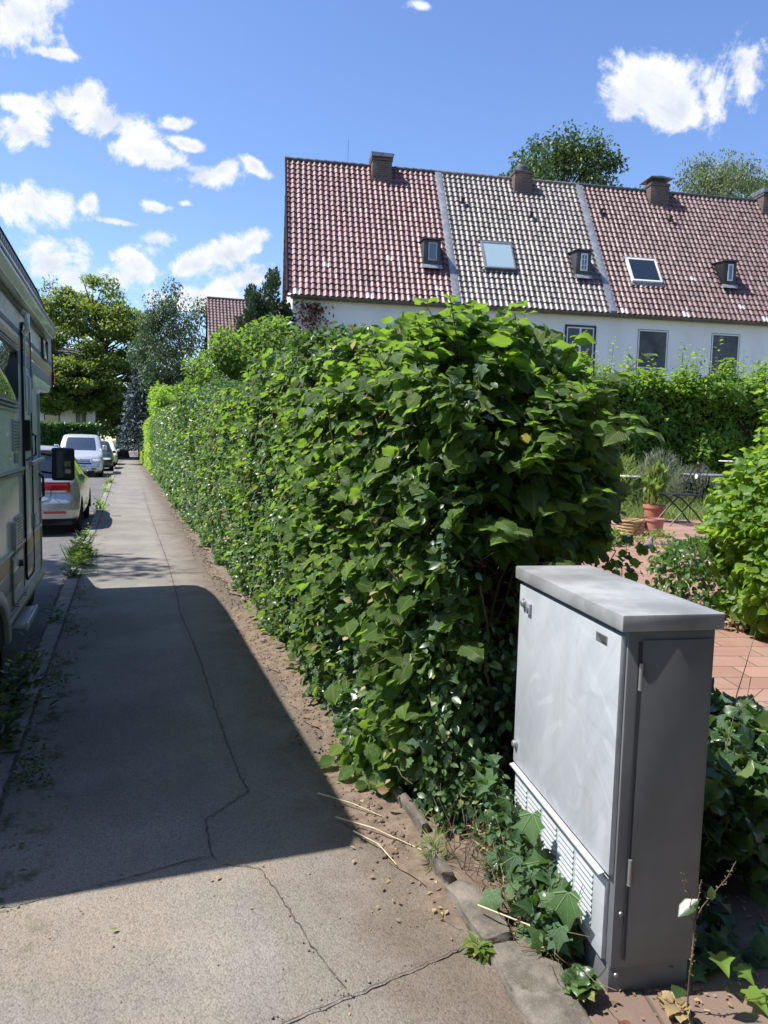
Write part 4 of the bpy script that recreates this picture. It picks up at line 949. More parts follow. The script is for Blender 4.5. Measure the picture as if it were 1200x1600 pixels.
# ------------------------------------------------------------------ plants
def rv(n): return rng.normal(0, 1, (n, 3))
def box_shell(n, x0, x1, y0, y1, z0, ztop, faces, depth, lump=.08, ls=2.2):
    """points and outward normals on a clipped hedge; faces: weights for 'x0' 'x1' 'y0' 'top'"""
    ks = list(faces); wts = np.array([faces[k] for k in ks], float); wts /= wts.sum()
    pick = rng.choice(len(ks), n, p=wts); P_ = np.zeros((n, 3)); N = np.zeros((n, 3)); u, v = rng.random(n), rng.random(n)
    for i, k in enumerate(ks):
        s = pick == i
        if k in ('x0', 'x1'):
            yy = y0+(y1-y0)*u[s]; P_[s] = np.stack([np.full(s.sum(), x0 if k == 'x0' else x1), yy, z0+(ztop(yy)-z0)*v[s]], 1); N[s] = (-1 if k == 'x0' else 1, 0, 0)
        elif k in ('y0', 'y1'):
            P_[s] = np.stack([x0+(x1-x0)*u[s], np.full(s.sum(), y0 if k == 'y0' else y1), z0+(ztop(np.full(s.sum(), y0 if k == 'y0' else y1))-z0)*v[s]], 1); N[s] = (0, -1 if k == 'y0' else 1, 0)
        else:
            yy = y0+(y1-y0)*u[s]; P_[s] = np.stack([x0+(x1-x0)*v[s], yy, ztop(yy)], 1); N[s] = (0, 0, 1)
    P_ += N*(nz(P_, ls)*lump)[:, None]
    # round the upper edges a little
    P_ -= N*(np.abs(rng.normal(0, 1, n))*depth)[:, None]
    return P_, N
def foliage_dirs(N, n, out=.7, down=.35, jit=.5):
    T = N*out+np.array([0, 0, -down])+rv(n)*jit
    Nn = N*.55+np.array([0, 0, .85])+rv(n)*.45
    return T, Nn

# --- hazel bush at the near end of the hedge
bush = empty('hazel_bush', (1.9, 3.5, 0), label='big hazel bush with large toothed leaves at the near end of the hedge', cat='bush')
def world_to(o, par): o.parent = par; o.matrix_parent_inverse = Matrix.Translation(par.location).inverted(); return o
def superq(n, c, a, p, zmin):
    d = unit(rv(n)); r_ = (np.abs(d[:, 0]/a[0])**p+np.abs(d[:, 1]/a[1])**p+np.abs(d[:, 2]/a[2])**p)**(-1/p)
    P_ = d*r_[:, None]; N = unit(np.sign(P_)*np.abs(P_/a)**(p-1)/a)
    P_ = P_+c; k = P_[:, 2] > zmin; return P_[k], N[k]
BC, BA = np.array([1.86, 3.75, 1.18]), np.array([.76, 1.05, 1.10])
def bush_pts(n, depth, zmin):
    P_, N = superq(n, BC, BA, 3.2, zmin)
    P_ = P_+N*(nz(P_, 2.6)*.10)[:, None]
    P_ -= N*(np.abs(rng.normal(0, 1, len(P_)))*depth)[:, None]
    return P_, N
P_, N = bush_pts(17000, .10, .05)
k = P_[:, 2] < 1.35; P_[k, 0] -= (1.35-P_[k, 2])*.55*np.clip(P_[k, 0]-1.5, 0, 2)
P_[:, 0] -= np.clip(P_[:, 0]-1.5, 0, 2)*np.clip(3.9-P_[:, 1], 0, 1)*.30
P_[:, 2] -= np.where(P_[:, 2] > 1.3, np.clip(P_[:, 0]-1.55, 0, 2)**1.3*.42*(P_[:, 2]-1.3)/.9, 0)
# keep: view-facing and top sides dense; the lower near end is thin so that the stems show
low = (P_[:, 2] < 1.15) & (N[:, 1] < -.35) & (P_[:, 0] > 1.42)
right_low = (P_[:, 0] > 2.15) & (P_[:, 2] < 1.0)
keep = (~low | (rng.random(len(P_)) < .10)) & (~right_low | (rng.random(len(P_)) < .35)) & (N[:, 1] < .6) & (rng.random(len(P_)) < np.where(P_[:, 0] < 1.25, .42, .50))
hole = np.exp(-((P_[:, 0]-1.55)**2+(P_[:, 2]-1.35)**2)/.02)
keep &= rng.random(len(P_)) > hole*.7
P_, N = P_[keep], N[keep]; n = len(P_)
T, Nn = foliage_dirs(N, n, .8, .45, .38)
size = np.clip(rng.lognormal(-2.56, .32, n), .03, .125)*np.where((P_[:, 0] < 1.25) & (P_[:, 2] < 1.5), .8, 1.05)
r_ = rng.random(n)*.93; r_[rng.random(n) < .012] = 1.
world_to(leaves('foliage', P_, T, Nn, size, T_HAZ, 'hazel_leaf', rnd=r_), bush)
# shoots rising above the top
sh, lf_p, lf_t, lf_n = MB(), [], [], []
for k in range(60):
    x, y = rng.uniform(1.15, 1.95), rng.uniform(2.95, 4.5); z = (BC[2]+BA[2]*(1-abs((x-BC[0])/BA[0])**3.2)**(1/3.2) if abs(x-BC[0]) < BA[0] else 1.9)-max(0, x-1.55)**1.3*.42
    L_ = rng.uniform(.0, .12); b = Vector((x, y, z-.2)); tip = b+Vector((rng.normal(0, .07), rng.normal(0, .07), .12+L_)); sh.tube([b, (b+tip)/2, tip], [.004, .003, .0015], 5)
    for j in range(5):
        f_ = .45+.13*j; p = b+(tip-b)*f_; a = rng.uniform(0, 6.28); lf_p.append(p); lf_t.append((math.cos(a), math.sin(a), .1+.25*rng.random())); lf_n.append((rng.normal(0, .3), rng.normal(0, .3), 1))
world_to(sh.build('twig_growth', 'twig', smooth=True), bush)
o = leaves('top_leaves', np.array([tuple(p) for p in lf_p]), lf_t, lf_n, rng.uniform(.06, .11, len(lf_p)), T_HAZ, 'hazel_leaf', rnd=rng.uniform(.5, .93, len(lf_p))); world_to(o, bush)
sh, lp, lt, ln, lr = MB(), [], [], [], []
PS, NS = bush_pts(2600, .01, .35); kk = (NS[:, 1] < .35) & (NS[:, 2] < .8) & (NS[:, 0] < .30) & (PS[:, 0] < 2.1) & (rng.random(len(PS)) < .16)
for p_, n_ in zip(PS[kk], NS[kk]):
    if (p_[2] < 1.0 and p_[0] > 1.45) or (p_[2] > 1.9 and p_[0] > 1.75): continue
    d = unit(n_*.9+np.array([-.1, -.1, .45])+rng.normal(0, .35, 3)); L_ = rng.uniform(.12, .30); b = Vector(p_-n_*.12); tip = b+Vector(d)*(L_+.1)+Vector((0, 0, -.03)); mid_ = b.lerp(tip, .5)+Vector((0, 0, .02))
    sh.tube([b, mid_, tip], [.0035, .0025, .0012], 5); sd_ = Vector(d).cross(Vector((0, 0, 1))).normalized(); base_r = rng.uniform(.15, .95)
    for j in range(7):
        f_ = .3+.7*j/6; p = b.lerp(tip, f_); sg_ = 1 if j % 2 else -1
        lp.append(tuple(p)); lt.append(tuple(Vector(d)*.55+sd_*sg_*.9+Vector((0, 0, -.25)))); ln.append((n_[0]*.3+rng.normal(0, .22), n_[1]*.3+rng.normal(0, .22), 1)); lr.append(min(.97, max(0, base_r+rng.normal(0, .12))))
world_to(sh.build('twig_growth', 'twig', smooth=True), bush)
world_to(leaves('shoot_leaves', np.array(lp), lt, ln, np.clip(rng.lognormal(-2.6, .3, len(lp)), .03, .115), T_HAZ, 'hazel_leaf', rnd=np.array(lr)), bush)
# stems
st = MB()
def wander(a, b, n_, j, r0, r1, mb=st, sides=7):
    a, b = Vector(a), Vector(b); pts = []
    for i in range(n_+1):
        f_ = i/n_; p = a.lerp(b, f_)
        if 0 < i < n_: p += Vector(rng.normal(0, j, 3))
        pts.append(p)
    mb.tube(pts, [r0+(r1-r0)*i/n_ for i in range(n_+1)], sides); return pts
for k in range(34):
    x, y = rng.uniform(1.35, 2.2), rng.uniform(3.15, 4.3)
    pts = wander((x, y, -.02), (x+rng.normal(0, .25), y+rng.normal(0, .25)-.1, rng.uniform(1.3, 2.0)), 7, .03, rng.uniform(.007, .017), .003)
    for j in range(4):
        p = pts[random.randint(2, 6)]; q_ = p+Vector((rng.normal(0, .22), rng.normal(-.12, .2), rng.uniform(-.05, .35))); wander(p, q_, 4, .02, .004, .0015, sides=5)
for k in range(70):
    p = (rng.uniform(1.35, 2.2), rng.uniform(2.75, 3.2), rng.uniform(.1, 1.2)); wander(p, (p[0]+rng.normal(0, .25), p[1]+rng.normal(-.05, .12), p[2]+rng.normal(0, .25)), 5, .025, .0035, .0012, sides=4)
pts = wander((1.62, 2.80, .0), (1.42, 2.74, 1.02), 8, .02, .008, .005)
pts = wander((1.66, 2.84, .5), (1.64, 2.78, 1.28), 6, .010, .010, .009)
world_to(st.build('stem', 'twig', smooth=True), bush)
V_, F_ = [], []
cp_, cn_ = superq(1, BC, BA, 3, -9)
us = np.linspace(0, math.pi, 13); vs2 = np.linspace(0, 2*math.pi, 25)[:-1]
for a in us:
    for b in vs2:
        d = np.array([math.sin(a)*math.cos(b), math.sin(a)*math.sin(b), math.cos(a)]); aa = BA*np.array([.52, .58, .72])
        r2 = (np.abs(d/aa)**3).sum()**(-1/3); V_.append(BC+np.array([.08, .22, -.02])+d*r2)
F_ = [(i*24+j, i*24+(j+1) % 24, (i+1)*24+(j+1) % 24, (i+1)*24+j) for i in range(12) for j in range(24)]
world_to(mesh_np('inner_light_block', V_, np.array(F_), 'dark_core'), bush)  # solid dark core added to stop light passing through the bush

# --- small-leaved growth on the pavement face in front of the bush and on along the street
def leaf_hedge(name, label, x0, x1, y0, y1, zt, mats, n, s0, s1, temps, faces, cat='hedge', depth=.07, core=True, lump=.08, out=.55, down=.25, z0=.03, thin=None, ls=2.2, ins=.17):
    root = empty(name, ((x0+x1)/2, (y0+y1)/2, 0), label=label, cat=cat)
    P_, N = box_shell(n, x0, x1, y0, y1, z0, zt, faces, depth, lump, ls)
    if thin is not None: k = thin(P_); P_, N = P_[k], N[k]
    m = len(P_); T, Nn = foliage_dirs(N, m, out, down, .5)
    dist = np.linalg.norm(P_-np.array([0, 0, 1.6]), axis=1)
    for mi, (mt, frac, tp, sc_) in enumerate(mats):
        cl = nz(P_, 3.1, 5.+mi*2.3)*.5+.5+rng.normal(0, .22, m)
        sel = (np.arange(m) >= 0) if frac >= 1 else (cl < np.quantile(cl, frac))
        if mi > 0: sel = used_rest & sel
        used_rest = ~sel if mi == 0 else used_rest & ~sel
        if sel.sum() == 0: continue
        sz = (s0+(s1-s0)*rng.random(sel.sum()))*sc_
        world_to(leaves('foliage', P_[sel], T[sel], Nn[sel], sz, tp, mt), root)
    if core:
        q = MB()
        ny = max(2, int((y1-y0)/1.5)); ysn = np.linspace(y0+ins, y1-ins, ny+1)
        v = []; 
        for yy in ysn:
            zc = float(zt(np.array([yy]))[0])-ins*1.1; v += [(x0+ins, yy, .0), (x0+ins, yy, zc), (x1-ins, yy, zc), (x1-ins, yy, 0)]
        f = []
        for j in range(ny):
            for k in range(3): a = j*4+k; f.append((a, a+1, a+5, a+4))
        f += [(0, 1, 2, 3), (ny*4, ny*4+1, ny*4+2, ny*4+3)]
        q.add(v, f); world_to(q.build('inner_light_block', 'dark_core'), root)  # closed dark body added inside so light does not come through the leaves
    return root
zt1 = lambda y: np.interp(y, [2.8, 4.0, 5.5, 7.5, 10, 15, 18, 25, 34], [1.9, 2.28, 2.32, 2.22, 2.33, 2.52, 2.50, 2.58, 2.60])+.05*np.sin(y*1.3)+.03*np.sin(y*3.1)
HP = None
holes = lambda P_: (nz(P_, 4.5, 2.)+.35*nz(P_, 11., 4.)+rng.normal(0, .18, len(P_))) > -.50
near_th = lambda P_: rng.random(len(P_)) < np.clip(1.0-(P_[:, 1]-4)/40, .45, 1)
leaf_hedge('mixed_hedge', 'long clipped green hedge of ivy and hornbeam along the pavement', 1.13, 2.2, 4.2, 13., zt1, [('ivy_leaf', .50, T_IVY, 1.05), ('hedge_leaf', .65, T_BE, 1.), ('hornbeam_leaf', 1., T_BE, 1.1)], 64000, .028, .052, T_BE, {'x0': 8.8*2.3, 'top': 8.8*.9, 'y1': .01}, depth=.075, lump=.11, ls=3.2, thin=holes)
mh = bpy.data.objects['mixed_hedge']
for (yc_, zc_, sy_, sz_, n_) in ((5.0, 1.7, .35, .5, 230), (6.3, 2.1, .5, .25, 200), (7.3, 1.3, .35, .45, 220), (5.9, .7, .4, .4, 150), (8.8, 1.9, .6, .4, 220), (4.6, .9, .3, .5, 160), (10.8, 1.3, .6, .6, 220)):
    P_ = np.stack([1.07+rng.normal(0, .03, n_), yc_+rng.normal(0, sy_, n_), zc_+rng.normal(0, sz_, n_)], 1); k = (P_[:, 2] < zt1(P_[:, 1])) & (P_[:, 2] > .05); P_ = P_[k]
    T, Nn = foliage_dirs(np.tile((-1, 0, 0), (len(P_), 1)), len(P_), .8, .35, .45); world_to(leaves('hazel_leaves', P_, T, Nn, rng.uniform(.035, .07, len(P_)), T_HAZ, 'hazel_leaf', rnd=rng.uniform(.35, .97, len(P_))), mh)
q = MB()
for k in range(170):
    a = (1.10+rng.uniform(-.03, .06), 2.8+rng.random()**1.5*12, rng.uniform(.1, 2.1)); wander(a, (a[0]+rng.normal(-.02, .05), a[1]+rng.normal(0, .12), a[2]+rng.normal(.08, .14)), 4, .012, .0035, .001, q, 4)
o = q.build('twig_growth', 'straw' if 0 else 'twig'); world_to(o, mh)
n = 420; P_ = np.stack([1.08+rng.normal(0, .04, n), 2.8+rng.random(n)**1.4*13, rng.uniform(.05, 2.2, n)], 1); T, Nn = foliage_dirs(np.tile((-1, 0, 0), (n, 1)), n)
world_to(leaves('dead_leaves', P_, T, Nn, rng.uniform(.025, .055, n), T_BE, 'dry_leaf'), mh)
sh, lp, lt, ln = MB(), [], [], []
for k in range(260):
    yc_ = 4.3+rng.random()**1.2*24; xc_ = rng.uniform(1.12, 1.9); zc_ = float(zt1(yc_)); b = Vector((xc_, yc_, zc_-.1)); tip = b+Vector((rng.normal(0, .05), rng.normal(0, .06), rng.uniform(.08, .20))); sh.tube([b, tip], [.003, .001], 4)
    for j in range(9): p = b.lerp(tip, .2+.8*j/9); a = rng.uniform(0, 6.28); lp.append(tuple(p)); lt.append((math.cos(a), math.sin(a), .3)); ln.append((rng.normal(0, .3), rng.normal(0, .3), 1))
world_to(sh.build('twig_growth', 'twig'), mh); world_to(leaves('top_leaves', np.array(lp), lt, ln, rng.uniform(.04, .08, len(lp)), T_BE, 'hedge_leaf'), mh)
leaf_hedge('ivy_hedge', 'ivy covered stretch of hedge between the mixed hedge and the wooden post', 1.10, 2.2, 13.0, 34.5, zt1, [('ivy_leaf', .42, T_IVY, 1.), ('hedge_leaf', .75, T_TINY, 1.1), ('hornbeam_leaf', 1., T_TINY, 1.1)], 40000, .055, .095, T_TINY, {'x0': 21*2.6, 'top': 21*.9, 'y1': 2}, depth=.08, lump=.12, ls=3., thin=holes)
# low small-leaved growth over the street face of the bush
def spray(name, label, cat, pts_fn, n, s0, s1, temps, mat, out=.7, down=.3, group=None, loc=None):
    P_, N = pts_fn(n); root = empty(name, loc if loc is not None else tuple(P_.mean(0)*[1, 1, 0]), label=label, cat=cat, group=group)
    T, Nn = foliage_dirs(N, len(P_), out, down, .5)
    world_to(leaves('foliage', P_, T, Nn, rng.uniform(s0, s1, len(P_)), temps, mat), root); return root
def face_pts(n):
    y = 2.62+rng.random(n)**.9*2.0; z = .04+rng.random(n)**1.15*1.9
    x = 1.17+.06*nz(np.stack([y*0, y, z], 1), 3.)+np.clip(3.15-y, 0, 1)*.16*np.clip(z-.5, 0, 1)+rng.normal(0, .045, n)+np.clip(2.95-y, 0, 1)*.35
    return np.stack([x, y, z], 1), np.tile((-1, -.25, .0), (n, 1))
o = spray('ivy_growth', 'small leaved ivy climbing the pavement side of the hazel bush', 'ivy', face_pts, 8200, .030, .060, T_OV, 'hedge_leaf', loc=(1.2, 3.4, 0))
P_, N = face_pts(1500); T, Nn = foliage_dirs(N, len(P_)); world_to(leaves('ivy_leaves', P_+np.array([-.02, 0, 0]), T, Nn, rng.uniform(.04, .075, len(P_)), T_IVY, 'ivy_leaf'), o)
P_, N = face_pts(2600); k = (nz(P_, 3.3, 9.)+.5*(P_[:, 2]-.8)) > -.05; P_, N = P_[k], N[k]; T, Nn = foliage_dirs(N, len(P_), .8, .4, .4)
world_to(leaves('hazel_leaves', P_+np.array([-.05, 0, 0]), T, Nn, rng.uniform(.045, .09, len(P_)), T_HAZ, 'hazel_leaf', rnd=rng.uniform(.2, .97, len(P_))), o)
def corner_pts(n):
    a = rng.random(n)**.8; z = .02+rng.random(n)*.85; x = 1.16+a*.5; y = 2.66-a*.05+rng.normal(0, .06, n)+.1*z+(z > .5)*.1*rng.random(n)
    k = rng.random(n) < np.where(x > 1.36, .25, 1.)
    return np.stack([x, y, z], 1)[k], np.tile((-.5, -1, .0), (n, 1))[k]
spray('snowberry_growth', 'fine leaved shrub stems at the hedge end left of the cabinet', 'shrub', corner_pts, 2600, .026, .05, T_OV, 'hedge_leaf', loc=(1.35, 2.7, 0))
# clay-orange pot caught in the hedge
p = atY(498, 722, 4.85)
q = MB(); q.lathe([(.001, -.05), (.035, -.05), (.05, .04), (.055, .045), (.055, .06), (.045, .06)], (1.20, 4.55, 1.44), 'z', 16); tag(q.build('clay_pot', 'orange_clay', smooth=True), 'small orange clay pot caught among the hedge leaves', 'pot')

leaf_hedge('privet_hedge', 'bright yellow green hedge beyond the wooden post', 1.12, 2.3, 37.6, 74, lambda y: np.interp(y, [37, 75], [2.75, 3.0]), [('privet_leaf', 1., T_TINY, 1.)], 15000, .12, .19, T_TINY, {'x0': 36*2.7, 'top': 30, 'y0': 5}, depth=.06, lump=.10)
leaf_hedge('tall_hornbeam', 'overgrown bright green hornbeam rising over the yellow hedge', 1.5, 3.4, 36.5, 56, lambda y: np.interp(y, [36, 40, 56], [3.9, 4.3, 5.2])+.2*np.sin(y*2.2), [('hornbeam_leaf', 1., T_TINY, 1.)], 12000, .13, .22, T_TINY, {'x0': 20*2, 'top': 40, 'y0': 8}, depth=.22, lump=.35, z0=2.6, core=False, ls=1.3)
q = MB(); q.box(1.25, 1.42, 36.2, 36.4, -.1, 1.35); tag(q.build('wooden_post', 'weathered_wood', bevel=.02), 'weathered wooden gate post where the two hedges meet', 'post')
q = MB(); q.box(.95, 1.10, 66, 66.9, -.1, 1.5); q.box(.93, 1.12, 65.98, 66.92, 1.5, 1.56); tag(q.build('dark_post', 'dark_frame', bevel=.02), 'dark post standing at the far end of the pavement', 'post')
# hedge across the street
leaf_hedge('laurel_hedge', 'dark clipped laurel hedge across the street before the white house', -9.6, -2.0, 59.5, 61.5, lambda y: np.full(len(np.atleast_1d(y)), 2.75), [('laurel_leaf', 1., T_TINY, 1.)], 7000, .18, .26, T_TINY, {'y0': 7.6*2.6, 'top': 9}, depth=.06, lump=.08)

# --- trees
def tree(name, label, base, h_trunk, clumps, per, leaf, mat, trunk_r, temps=T_TINY, down=.25, flat=.6, group=None, bark='bark', limb=True, rnd=None):
    """clumps: list of (x,y,z,rx,ry,rz)"""
    root = empty(name, base, label=label, cat='tree', group=group); base = Vector(base)
    q = MB(); top = base+Vector((0, 0, h_trunk)); cmean = Vector(np.mean([c[:3] for c in clumps], 0))
    hi = max(c[2] for c in clumps); lead = Vector((cmean.x, cmean.y, hi-.5*max(.5, clumps[0][5])))
    path = [base-Vector((0, 0, .2)), base+Vector((0, 0, h_trunk*.12)), top, top.lerp(lead, .35)+Vector(rng.normal(0, .12, 3))*trunk_r*2, top.lerp(lead, .7), lead]
    q.tube(path, [trunk_r*1.35, trunk_r, trunk_r*.8, trunk_r*.42, trunk_r*.2, trunk_r*.06], 10)
    if limb:
        for c in clumps:
            e = Vector(c[:3]); f_ = min(.95, max(.0, (e.z-top.z)/max(.1, lead.z-top.z)*.75)); s_ = top.lerp(lead, f_); mid = s_.lerp(e, .5)+Vector((0, 0, .08*(e-s_).length))+Vector(rng.normal(0, .1, 3))*.6
            q.tube([s_, mid, e], [trunk_r*.17, trunk_r*.09, trunk_r*.03], 6)
    world_to(q.build('trunk', bark, smooth=True), root)
    PP, TT, NN = [], [], []
    for c in clumps:
        k = max(8, int(per*(c[3]*c[4]*c[5])**.5 if per < 1 else per)); d = unit(rv(k)); r_ = rng.random(k)**.42
        p = np.array(c[:3])+d*r_[:, None]*np.array(c[3:6]); p += d*(nz(p, 2./max(.3, c[3]))*.22*c[3])[:, None]
        o_ = unit(d*np.array([1, 1, .6])+.0); PP.append(p); TT.append(o_*.7+np.array([0, 0, -down])+rv(k)*.5); NN.append(d*.4+np.array([0, 0, flat+.2])+rv(k)*.45)
    PP, TT, NN = map(np.concatenate, (PP, TT, NN))
    world_to(leaves('crown', PP, TT, NN, leaf*rng.uniform(.7, 1.25, len(PP)), temps, mat, rnd=rnd), root); return root
def clumps_ell(n, c, a, r0, r1, flat=.6, zlo=-1., shell=.35):
    out = []
    while len(out) < n:
        d = unit(rng.normal(0, 1, 3)); r_ = rng.uniform(shell, 1)**.5
        if d[2]*r_ < zlo: continue
        s_ = rng.uniform(r0, r1); p = np.array(c)+d*r_*(np.array(a)-s_*.6); out.append((*p, s_, s_, s_*flat))
    return out
cb_ = atY(193, 700, 72)
tree('chestnut_tree', 'big yellow green chestnut tree at the end of the pavement', (-.3, 72, -.1), 5.0, clumps_ell(150, (-2.7, 72, 8.9), (6.4, 6.0, 8.0), .8, 1.6, .45, -.93)+clumps_ell(95, (-4.8, 67, 6.1), (4.6, 3, 2.6), .7, 1.2, .5, -.9), 260, .27, 'chestnut_leaf', .48, down=.35, flat=1.1)
tree('birch_tree', 'dark grey green birch with drooping twigs right of the chestnut', (4.2, 49, -.1), 3.5, clumps_ell(46, (3.0, 48.5, 7.8), (2.8, 2.8, 3.9), .5, 1.0, 1.1, -.85)+clumps_ell(16, (1.7, 47.5, 7.0), (2.0, 2.0, 2.4), .5, .8, 1.2), 230, .15, 'dark_leaf', .16, down=.9, flat=.5)
# blue spruce
sp_c = []
for k in range(16):
    z = 1.2+k*.42; rr = 1.55*(1-k/17)+.15
    for a in np.arange(0, 6.28, .62): sp_c.append((1.15+rr*.72*math.cos(a+k), 52+rr*.72*math.sin(a+k), z, .42*rr+.1, .42*rr+.1, .18))
tree('blue_spruce', 'blue grey spruce between the chestnut and the yellow hedge', (1.15, 52, -.1), 1.0, sp_c, 60, .20, 'spruce_leaf', .13, T_TINY, down=.1, flat=.4, limb=False)
# dark columnar conifer beside the gable
cy_c = [(c_x+rng.normal(0, .08), 20.5+rng.normal(0, .25), z, r_*(1-.9*(max(0, z-zt_*.45)/(zt_*.55))**1.3)+.08, r_, .35) for (c_x, zt_, r_) in ((3.75, 6.5, .42), (3.35, 6.0, .36), (4.2, 5.6, .36), (3.05, 5.4, .32), (4.45, 4.9, .3)) for z in np.arange(.6, zt_-.2, .22)]
tree('columnar_conifer', 'dark green columnar conifer against the white gable', (3.8, 20.5, -.1), 1.0, cy_c, 330, .10, 'conifer_leaf', .1, T_NEEDLE+T_TINY, down=-.9, flat=.1, limb=False)
tree('young_broadleaf', 'fresh green broadleaf tree rising behind the hedge', (2.9, 15.5, 0), 1.6, clumps_ell(46, (2.35, 15., 2.75), (1.55, 1.5, 1.3), .28, .5, .7, -.8)+clumps_ell(12, (2.9, 15.2, 3.6), (.7, .8, .75), .25, .4, .8), 260, .085, 'hazel_leaf', .07, T_BE)
tree('oak_tree', 'dark green oak rising behind the house ridge', (29.2, 46, -.1), 12, clumps_ell(85, (28.9, 45.5, 19.4), (5.2, 5., 4.6), .8, 1.5, .6, -.7), 170, .24, 'oak_leaf', .4, down=.2, flat=.8)
tree('willow_tree', 'pale silvery willow behind the house ridge', (41.5, 44, -.1), 10, clumps_ell(50, (41.0, 44, 20.), (4.2, 4, 3.9), .6, 1.2, 1.4, -.7), 190, .17, 'willow_leaf', .3, down=1.1, flat=.2)
tree('dark_oak', 'dark rounded tree at the right picture edge behind the willow', (48.5, 47, -.1), 10, clumps_ell(34, (47.8, 47, 21.), (3.6, 4, 4.), .8, 1.4, .6, -.7), 150, .24, 'oak_leaf', .3)
tree('low_oak', 'low dark tree crown left of the pale willow', (38.4, 47, -.1), 10, clumps_ell(26, (38.2, 47, 19.6), (2.6, 3, 2.8), .7, 1.2, .6, -.7), 150, .24, 'oak_leaf', .3)
tree('poplar_tree', 'distant grey green tree tops behind the motorhome roof', (-8.3, 88, -.1), 6, clumps_ell(40, (-8.6, 88, 12.), (3.2, 3, 7.), .6, 1.1, 1.4, -.8), 130, .26, 'willow_leaf', .3, down=-.7, flat=.3)
bgt = ['dark tree closing the end of the street, left one', 'dark tree closing the end of the street behind the chestnut trunk', 'dark tree closing the street behind the spruce', 'tall dark tree far behind the birch']
for i, (x_, y_, z_, a_) in enumerate(((-7.5, 92, 5.5, 4.5), (-1.0, 100, 4.5, 4.5), (4.5, 86, 5.5, 4.5), (9, 75, 6.5, 4.5))):
    tree('street_tree', bgt[i], (x_, y_, -.1), 3, clumps_ell(46, (x_, y_, z_), (a_, 3, z_*.85), .9, 1.7, .7, -.95), 110, .34, 'laurel_leaf' if i % 2 else 'dark_leaf', .35, group='trees at the street end')

# --- garden
leaf_hedge('garden_hedge', 'tall untrimmed hornbeam hedge before the white house wall', 7.2, 20, 0, 1.2, lambda y: np.full(len(np.atleast_1d(y)), 3.32), [('hornbeam_leaf', 1., T_BE, 1.)], 42000, .07, .125, T_BE, {'y0': 12.8*2.9, 'top': 12.8*1.2}, depth=.20, lump=.34, ls=1.7, ins=.30, z0=.3).location = (13.6, 14.2, 0)
_ = 0
gh = [o for o in bpy.data.objects if o.name == 'garden_hedge'][0]; gh.rotation_euler.z = R(-9.9)
# long shoots above it
sh, lp, lt, ln = MB(), [], [], []
for k in range(95):
    u = rng.uniform(-6.3, 6.3); hgt = rng.uniform(.15, .6)+(.5 if rng.random() < .2 else 0); b = Vector((u, rng.uniform(-.5, .4), 3.2)); tip = b+Vector((rng.normal(0, .12), rng.normal(0, .1), .15+hgt)); sh.tube([b, b.lerp(tip, .5), tip], [.008, .005, .002], 5)
    for j in range(14):
        f_ = .1+.9*j/14; p = b.lerp(tip, f_); a = rng.uniform(0, 6.28); lp.append(tuple(p+Vector((math.cos(a), math.sin(a), 0))*.03)); lt.append((math.cos(a), math.sin(a), .35)); ln.append((rng.normal(0, .3), rng.normal(0, .3), 1))
for k in range(70):
    u = rng.uniform(-6.3, 6.3); rr_ = rng.uniform(.18, .45); zc_ = 3.2+rng.uniform(-.15, .25)+(.3 if rng.random() < .25 else 0)+(.25 if u < -4.2 else 0); m_ = 110
    pp_ = np.array([u, rng.uniform(-.55, .2), zc_])+unit(rv(m_))*(rng.random(m_)**.5)[:, None]*[rr_, rr_, rr_*1.15]; lp += [tuple(p) for p in pp_]; lt += [tuple(p) for p in (unit(rv(m_))*[1, 1, .3]+[0, -.2, -.1])]; ln += [tuple(p) for p in rv(m_)*.4+[0, 0, 1]]
o = sh.build('twig_growth', 'twig'); o.parent = gh; o = leaves('shoot_leaves', np.array(lp), lt, ln, rng.uniform(.06, .11, len(lp)), T_BE, 'hornbeam_leaf'); o.parent = gh
for o in gh.children:
    if o.name.startswith('inner') or o.name.startswith('foliage'): o.matrix_parent_inverse = Matrix.Translation((-13.6, -.6, 0))
def blob_pts(c, a, p=2.2, depth=.10, zmin=0.02, lump=.12, ls=2.5, face=None):
    def fn(n):
        P_, N = superq(n, np.array(c), np.array(a), p, zmin); P_ = P_+N*(nz(P_, ls)*lump)[:, None]-N*(np.abs(rng.normal(0, 1, len(P_)))*depth)[:, None]
        if face is not None: k = face(P_, N); P_, N = P_[k], N[k]
        return P_, N
    return fn
def gblob(name, label, cat, px, py, wpx, hpx, n, s0, s1, temps, mat, dep=None, down=.3, p=2.2, depth=.12, group=None, stems=0):
    """shrub standing on the ground seen at pixel px,py; sizes in the photo's pixels"""
    b = gnd(px, py); z_ = (b-Vector((0, 0, CAM_H))).dot(fw); k = z_/FPX; a = (wpx*k/2, (dep or wpx*k/2), hpx*k*.55); c = (b.x, b.y+a[1]*.6, b.z+hpx*k*.45)
    root = empty(name, tuple(b), label=label, cat=cat, group=group)
    P_, N = blob_pts(c, a, p, depth*a[0], b.z+.01, .12*a[0]*2, 2./max(.2, a[0]))(n); T, Nn = foliage_dirs(N, len(P_), .6, down, .55)
    world_to(leaves('foliage', P_, T, Nn, rng.uniform(s0, s1, len(P_)), temps, mat), root)
    if stems:
        q = MB()
        for _ in range(stems):
            e = np.array(c)+unit(rng.normal(0, 1, 3))*np.array(a)*.8; e[2] = max(e[2], b.z+.1); wander((c[0]+rng.normal(0, .05), c[1]+rng.normal(0, .05), b.z-.03), e, 5, .02, .008, .002, q, 5)
        world_to(q.build('stem', 'twig', smooth=True), root)
    return root, b, c, a
